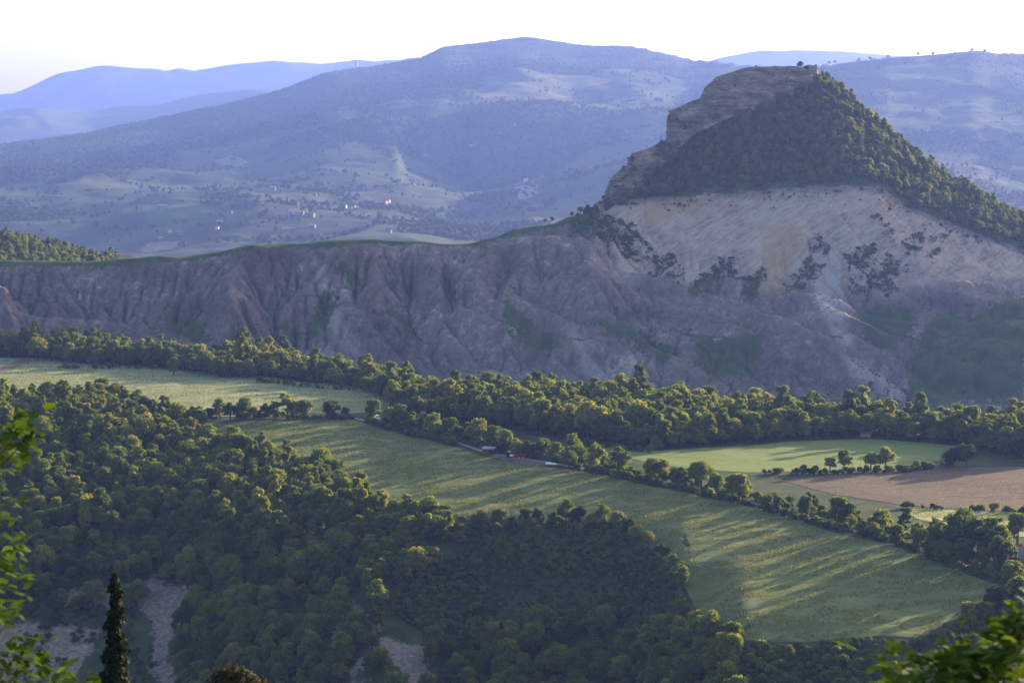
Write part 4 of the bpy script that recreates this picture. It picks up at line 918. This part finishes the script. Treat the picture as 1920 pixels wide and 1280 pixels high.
m = MB(); m.box(6.3, 10.3, -2, 2, -2, 18); m.build('bell_tower', M['ochre'], ch); m = MB(); m.add([(6, -2.3, 18), (10.6, -2.3, 18), (10.6, 2.3, 18), (6, 2.3, 18), (8.3, 0, 21.5)], [(0, 1, 4), (1, 2, 4), (2, 3, 4), (3, 0, 4), (0, 3, 2, 1)]); m.build('tower_roof', M['tiles'], ch)
# mast on the shoulder
p = at(668, 124, 5240 * FS); ms = empty('mast', p); ms.scale = (1.6, 1.6, 1.6); tag(ms, 'thin radio mast with a white cabin on the mountain shoulder', 'mast')
m = MB(); m.tube([(0, 0, -3), (0, 0, 9), (0, 0, 22)], [1.1, .8, .4], 6); m.build('pole', M['steel'], ms); m = MB(); m.tube([(0, 0, 13), (0, 0, 15.5)], [1.7, 1.7], 8); m.build('antenna_drum', M['steel'], ms)
m = MB(); m.box(2.2, 5.4, -1.5, 1.5, -3, 10); m.build('cabin', M['white'], ms)
# ruined tower on the summit
p = at(1523, 137, 1752); rt = empty('ruined_tower', p); tag(rt, 'broken square stone tower ruin on the hill summit', 'ruin')
g_ = random.Random(5); m = MB(); pts = []
for (xa, xb, ya, yb) in [(-3.3, 3.3, -3, -2), (-3.3, 3.3, 2, 3), (-3.3, -2.3, -1.997, 1.997), (2.3, 3.3, -1.997, 1.997)]:
    nseg = 6
    for j in range(nseg):
        if xb - xa > 2: x0, x1, y0, y1 = xa + (xb - xa) * j / nseg, xa + (xb - xa) * (j + 1) / nseg, ya, yb
        else: x0, x1, y0, y1 = xa, xb, ya + (yb - ya) * j / nseg, ya + (yb - ya) * (j + 1) / nseg
        h = 5.6 + 1.0 * abs(j - 2.5) / 2.5 + g_.uniform(-.3, .3); m.box(x0, x1, y0, y1, -4, h)
m.build('tower_wall', M['stonewall'], rt)
m = MB(); m.box(2.6, 4.6, -4, -2.4, -9, -1.5); m.build('buttress', M['stonewall'], rt)
m = MB(); m.box(-.5, .5, -3.08, -2.9, 0.4, 1.6); m.build('window', M['glass'], rt)
# farmhouse behind the crest on the left
p = ground_hit(235, 487, h_mid, 1600, 1900); fh = empty('farmhouse', at(236, 489, 1650), 0.2); tag(fh, 'small farmhouse half hidden behind the badlands crest at left', 'house')
m = MB(); m.box(-5, 5, -3.5, 3.5, -4, 3.2); m.gable_wall(-5, 5, -3.5, 3.5, 3.19, 1.6); m.build('wall', M['plaster'], fh); MB().gable(-5, 5, -3.5, 3.5, 3.25, 1.6).build('roof', M['tiles'], fh)
m = MB(); m.box(2, 3.2, -3.58, -3.4, 1, 2.3); m.build('window', M['glass'], fh)
# shed, tractor, trailer, wrapped roll
p = gp(917, 851); sh = empty('shed', p, -0.25); tag(sh, 'small brown wooden shed with pale flat roof at the meadow edge', 'shed')
m = MB(); m.box(-2.4, 2.4, -1.6, 1.6, 0, 2.3); m.build('wall', M['darkwood'], sh)
m = MB(); m.add([(-2.8, -2, 2.3), (2.8, -2, 2.3), (2.8, 2, 2.75), (-2.8, 2, 2.75), (-2.8, -2, 2.48), (2.8, -2, 2.48), (2.8, 2, 2.93), (-2.8, 2, 2.93)], [(0, 3, 2, 1), (4, 5, 6, 7), (0, 1, 5, 4), (1, 2, 6, 5), (2, 3, 7, 6), (3, 0, 4, 7)]); m.build('roof', M['greyroof'], sh)
m = MB(); m.box(.6, 1.7, -1.68, -1.56, 0, 1.9); m.build('door', M['rubber'], sh)
def wheel(parent, x, y, r, w_=.35):
    m = MB(); m.tube([(x, y - w_ / 2, r), (x, y + w_ / 2, r)], [r, r], 14); o = m.build('wheel', M['rubber'], parent); m = MB(); m.tube([(x, y - w_ / 2 - .03, r), (x, y + w_ / 2 + .03, r)], [r * .5, r * .5], 10); m.build('rim', M['white'], o)
p = gp(957, 858); tr = empty('tractor', p, 0.5); tag(tr, 'small dark tractor with white front parked under the hedgerow', 'tractor')
m = MB(); m.box(-.4, .4, -1.9, -.2, .7, 1.4); m.build('hood', M['white'], tr); m = MB(); m.box(-.6, .6, -.2, 1.4, .6, 1.3); m.build('body', M['rubber'], tr); m = MB(); m.box(-.6, .6, 0, 1.2, 1.3, 2.4); m.build('cab', M['glass'], tr); m = MB(); m.box(-.7, .7, -.1, 1.3, 2.4, 2.52); m.build('roof', M['white'], tr)
for x, y, r in [(-.8, .8, .75), (.8, .8, .75)]:
    m = MB(); m.tube([(x - .18, y, r), (x + .18, y, r)], [r, r], 14); m.build('wheel', M['rubber'], tr)
for x in (-.62, .62):
    m = MB(); m.tube([(x - .12, -1.4, .42), (x + .12, -1.4, .42)], [.42, .42], 12); m.build('wheel', M['rubber'], tr)
p = gp(978, 859); tl = empty('trailer', p, -0.2); tag(tl, 'dark red farm trailer beside the tractor under the hedgerow', 'trailer')
m = MB(); m.add([(-2.2, -.9, .8), (2.2, -.9, .8), (2.2, .9, .8), (-2.2, .9, .8), (-2.5, -1.15, 2.0), (2.5, -1.15, 2.0), (2.5, 1.15, 2.0), (-2.5, 1.15, 2.0)], [(0, 3, 2, 1), (0, 1, 5, 4), (1, 2, 6, 5), (2, 3, 7, 6), (3, 0, 4, 7), (4, 5, 6, 7)]); m.build('body', M['redpaint'], tl)
wheel(tl, -.8, -1, .45); wheel(tl, .8, -1, .45); wheel(tl, -.8, 1, .45); wheel(tl, .8, 1, .45)
m = MB(); m.tube([(2.2, 0, .7), (3.8, 0, .5)], [.07, .07], 6); m.build('drawbar', M['rubber'], tl)
p = gp(1033, 871); m = MB(); m.tube([(-2.4, .3, .3), (-2.2, .25, .42), (-1, .1, .5), (.4, -.1, .48), (.9, -.15, .3), (1.3, -.2, .42), (2.1, -.3, .45), (2.35, -.3, .3)], [.15, .42, .5, .47, .3, .4, .42, .15], 12); o = m.build('wrapped_roll', M['white']); o.location = p; o.rotation_euler = (0, 0, -.35); tag(o, 'long low white wrapped roll lying at the meadow edge right of the trailer', 'wrapped roll')
p = gp(1310, 1061); m = MB(); m.add([(-1, -.5, 0), (.9, -.6, 0), (1.1, .4, 0), (-.8, .6, 0), (-.8, -.35, .4), (.7, -.4, .5), (.9, .3, .42), (-.6, .45, .36)], [(4, 5, 6, 7), (0, 1, 5, 4), (1, 2, 6, 5), (2, 3, 7, 6), (3, 0, 4, 7)]); o = m.build('boulder', M['stone']); o.location = p; tag(o, 'flat pale boulder lying out in the striped meadow', 'boulder')
# house at the right edge
p = gp(1945, 1068); hs = empty('house', p, 0.12); tag(hs, 'pale plastered house cut off by the right edge of the picture', 'house')
m = MB(); m.box(-4.6, 5, -3.5, 4, -1, 6.2); m.gable_wall(-4.6, 5, -3.5, 4, 6.19, 1.6); m.build('wall', M['plaster'], hs); MB().gable(-4.6, 5, -3.5, 4, 6.25, 1.6, .5).build('roof', M['tiles'], hs)
for x, z in ((-3.2, 3.6), (0, 3.6), (3.2, 3.6), (-3.2, .9), (3.2, .9)):
    m = MB(); m.box(x - .5, x + .5, -3.58, -3.44, z, z + 1.4); wn = m.build('window', M['glass'], hs); m = MB(); m.box(x - .65, x + .65, -3.66, -3.45, z - .14, z - .02); m.build('sill', M['white'], wn)
m = MB(); m.box(-.6, .6, -3.6, -3.44, -.2, 2.1); m.build('door', M['darkwood'], hs)
p = gp(1916, 1074); tc = empty('carport', p, 0.1); tag(tc, 'low grey flat-roofed carport in front of the house', 'carport')
m = MB(); m.box(-2.6, 3, -1.8, 1.8, 2.2, 2.38); m.build('roof', M['greyroof'], tc)
for x in (-2.4, 2.8):
    for y in (-1.6, 1.6): m = MB(); m.box(x - .07, x + .07, y - .07, y + .07, -.5, 2.2); m.build('post', M['white'], tc)
p = gp(1897, 1006); sd_ = empty('shed', p, -.3); tag(sd_, 'dark outbuilding with pale roof at the hay strip edge behind the house', 'shed')
m = MB(); m.box(-2.4, 2.4, -1.5, 1.5, -.3, 1.9); m.build('wall', M['darkwood'], sd_); m = MB(); m.box(-2.6, .8, -1.7, 1.7, 1.92, 2.08); m.build('roof', M['greyroof'], sd_)
p = gp(1622, 819); hb = empty('hut', p, 0.1); tag(hb, 'low pinkish hut at the foot of the long wood', 'hut')
m = MB(); m.box(-2.2, 2.2, -1.3, 1.3, -.3, 1.6); m.build('wall', M['stonewall'], hb); MB().gable(-2.2, 2.2, -1.3, 1.3, 1.65, .7, .3).build('roof', M['tiles'], hb)
p = gp(706, 786); m = MB(); m.box(-1, 1, -2.0, 2.0, .35, 1.9); m.box(-.95, .95, -2.7, -2.0, .35, 1.2); vn = empty('van', p, .4); tag(vn, 'small white van on the road bend by the hedgerow', 'van'); m.build('body', M['white'], vn)
m = MB(); m.box(-.9, .9, -2.06, -1.99, 1.25, 1.8); m.build('windscreen', M['glass'], vn)
for x in (-.95, .95):
    for y in (-1.8, 1.4): m = MB(); m.tube([(x - .1, y, .35), (x + .1, y, .35)], [.35, .35], 12); m.build('wheel', M['rubber'], vn)

# stones on the scree chutes
sp = []
for p in scree_w:
    x, y = scatter(p, 1.5, .5); q_ = vnoise(x / 5, y / 5, 421) + .4 * vnoise(x / 1.7, y / 1.7, 422) > .8; x, y = x[q_], y[q_]; sp.append(np.stack([x, y], 1))
sp = np.concatenate(sp); me = bpy.data.meshes.new('stone'); b = bmesh.new(); bmesh.ops.create_icosphere(b, subdivisions=1, radius=.5)
for v_ in b.verts: v_.co *= random.uniform(.6, 1.2); v_.co.z *= .7
b.to_mesh(me); b.free(); me.materials.append(M['stone'])
mass('scree_stones', xyz(sp[:, 0], sp[:, 1], h_near), np.clip(rng.lognormal(-1.0, .55, len(sp)), .12, 2.0), protos([me]), 'loose pale stones on the scree chutes in the lower wood', 'stones')

# ------------------------------------------------------------------ close plants
def leaf_mesh(name, L_, W__, lobes):
    m = MB(); rows = 9; vs = []
    for i in range(rows):
        t = i / (rows - 1); wv = W__ / 2 * math.sin(math.pi * min(1, t * .93 + .06)) ** .7 * (1 + lobes * math.cos(t * 6 * math.pi)); z = -.18 * L_ * t * t
        vs += [(-wv, L_ * t, z + .12 * wv), (0, L_ * t, z), (wv, L_ * t, z + .12 * wv)]
    f = []
    for i in range(rows - 1):
        a = 3 * i; f += [(a, a + 1, a + 4, a + 3), (a + 1, a + 2, a + 5, a + 4)]
    m.add(vs, f); me = m.mesh(name); me.polygons.foreach_set('use_smooth', [True] * len(me.polygons)); me.materials.append(M['near_leaf']); return me
LEAF = [leaf_mesh('leaf', .075, .045, .2), leaf_mesh('leaf', .062, .036, .16), leaf_mesh('leaf', .085, .05, .22)]
def sapling(name, label, Y, root_px, sprigs, per=13, spread=.055, lscale=1.0, seed=1):
    g = random.Random(seed); base = at(root_px, 1280, Y); gz = float(h_near(np.array([base.x]), np.array([base.y]))[0]); base.z = gz
    e = empty(name, base); tag(e, label, 'sapling'); m = MB()
    tips = [at(px, py, Y + g.uniform(-.25, .25)) - base for px, py, _ in sprigs]
    hi = max(tips, key=lambda q: q.z); stem = [Vector((0, 0, -.2)), Vector((-.03, hi.y * .3, hi.z * .35)), Vector((-.01, hi.y * .6, hi.z * .7)), Vector((.0, hi.y, hi.z * .97))]
    m.tube(stem, [.028, .02, .012, .006], 7)
    def on_stem(z):
        for p, q in zip(stem, stem[1:]):
            if q.z >= z: return p.lerp(q, max(0, (z - p.z) / (q.z - p.z)))
        return stem[-1]
    for (px, py, n_), tip in zip(sprigs, tips):
        n_ = int(n_ * 1.7)
        root = on_stem(tip.z - .12 - .4 * abs(tip.x)); mid = root.lerp(tip, .55) + Vector((0, g.uniform(-.03, .03), -.03))
        m.tube([tuple(root), tuple(mid), tuple(tip)], [.007, .005, .002], 5)
        for k in range(n_):
            o = bpy.data.objects.new('leaf', g.choice(LEAF)); COL.objects.link(o); o.parent = e
            t = g.uniform(0, 1) ** .7; pos = mid.lerp(tip, .25 + .8 * t) if k % 3 else tip
            o.location = pos + Vector((g.gauss(0, spread), g.gauss(0, spread), g.gauss(0, spread * .7)))
            o.rotation_euler = (g.uniform(-.5, .9), g.uniform(-.7, .7), g.uniform(0, 6.28)); s_ = lscale * g.uniform(.75, 1.25); o.scale = (s_, s_, s_)
    m.build('stem', M['bark'], e); return e
sapling('sapling', 'bright green lobed-leaf sapling at the left edge close to the viewer', 9.0, -45,
        [(45, 800, 20), (20, 815, 16), (60, 812, 14), (15, 855, 14), (-5, 945, 10), (18, 1010, 12), (28, 1050, 9), (5, 1060, 9), (30, 1105, 12), (8, 1130, 12), (15, 1165, 9), (50, 1205, 18), (25, 1225, 14), (75, 1220, 14), (50, 1250, 14), (120, 1262, 16), (95, 1275, 14), (140, 1275, 12), (20, 1275, 12)], spread=.05, lscale=.78, seed=3)
sapling('sapling', 'blurred yellow-green leafy bush filling the lower right corner', 6.2, 1860,
        [(1665, 1245, 16), (1690, 1250, 16), (1740, 1242, 14), (1762, 1240, 12), (1800, 1235, 16), (1830, 1230, 16), (1850, 1225, 18), (1885, 1200, 20), (1905, 1170, 20), (1915, 1150, 18), (1925, 1180, 20), (1900, 1215, 18), (1870, 1250, 20), (1910, 1255, 20), (1820, 1268, 18), (1770, 1275, 16), (1710, 1278, 16), (1670, 1285, 14), (1935, 1140, 16)], spread=.042, lscale=.68, seed=8)
# cypress and the brown conifer tip
def near_conifer(name, px, toppy, Y, R_, label, mat, leaves):
    t = at(px, toppy, Y); gz = float(h_near(np.array([t.x]), np.array([t.y]))[0]); H = t.z - gz
    e = empty(name, (t.x, t.y, gz)); tag(e, label, 'tree')
    cm = crown_mesh('crown', 77, R=R_, H=H, z0=.2, blobs=46, leaves=leaves, ls=.12, shape='cone'); cm.materials.append(mat); link('crown', cm, [], e)
    m = MB(); m.tube([(0, 0, -.5), (0, 0, H * .5), (0, 0, H * .96)], [.12, .07, .015], 7); m.build('trunk', M['bark'], e)
near_conifer('cypress_tree', 215, 1085, 80, .85, 'narrow dark cypress rising from the lower left edge', M['cypress_leaf'], 9000)
M['rust_leaf'] = leaf_mat('rust_leaf', (.022, .022, .010), (.034, .030, .013), (.05, .04, .016), .2)
t = at(445, 1236, 95); gz = float(h_near(np.array([t.x]), np.array([t.y]))[0]); hh = t.z - gz; cm = crown_mesh('crown', 78, R=2.0, H=hh * 1.02, z0=hh * .12, blobs=60, leaves=7000, ls=.1); cm.materials.append(M['rust_leaf'])
e = empty('juniper_tree', (t.x, t.y, gz)); tag(e, 'brownish bush top at the lower edge right of the cypress', 'tree'); link('crown', cm, [], e); m = MB(); m.tube([(0, 0, -.5), (.1, 0, hh * .5), (0, 0, hh * .9)], [.12, .08, .02], 7); m.build('trunk', M['bark'], e)

# ------------------------------------------------------------------ haze
m = MB(); m.box(-8800, 8800, -400, 23500, -620, 1010); hz = NT('haze'); hz.n.remove(hz.b); pvn = hz.n.new('ShaderNodeVolumePrincipled')
pvn.inputs['Color'].default_value = (0.23, 0.345, 1.0, 1); pvn.inputs['Density'].default_value = HAZE_DENSITY; pvn.inputs['Anisotropy'].default_value = 0.3
hz.t.links.new(pvn.outputs[0], hz.out.inputs['Volume']); o = m.build('haze', hz.m); tag(o, 'blue evening haze filling the valley air', kind='stuff')
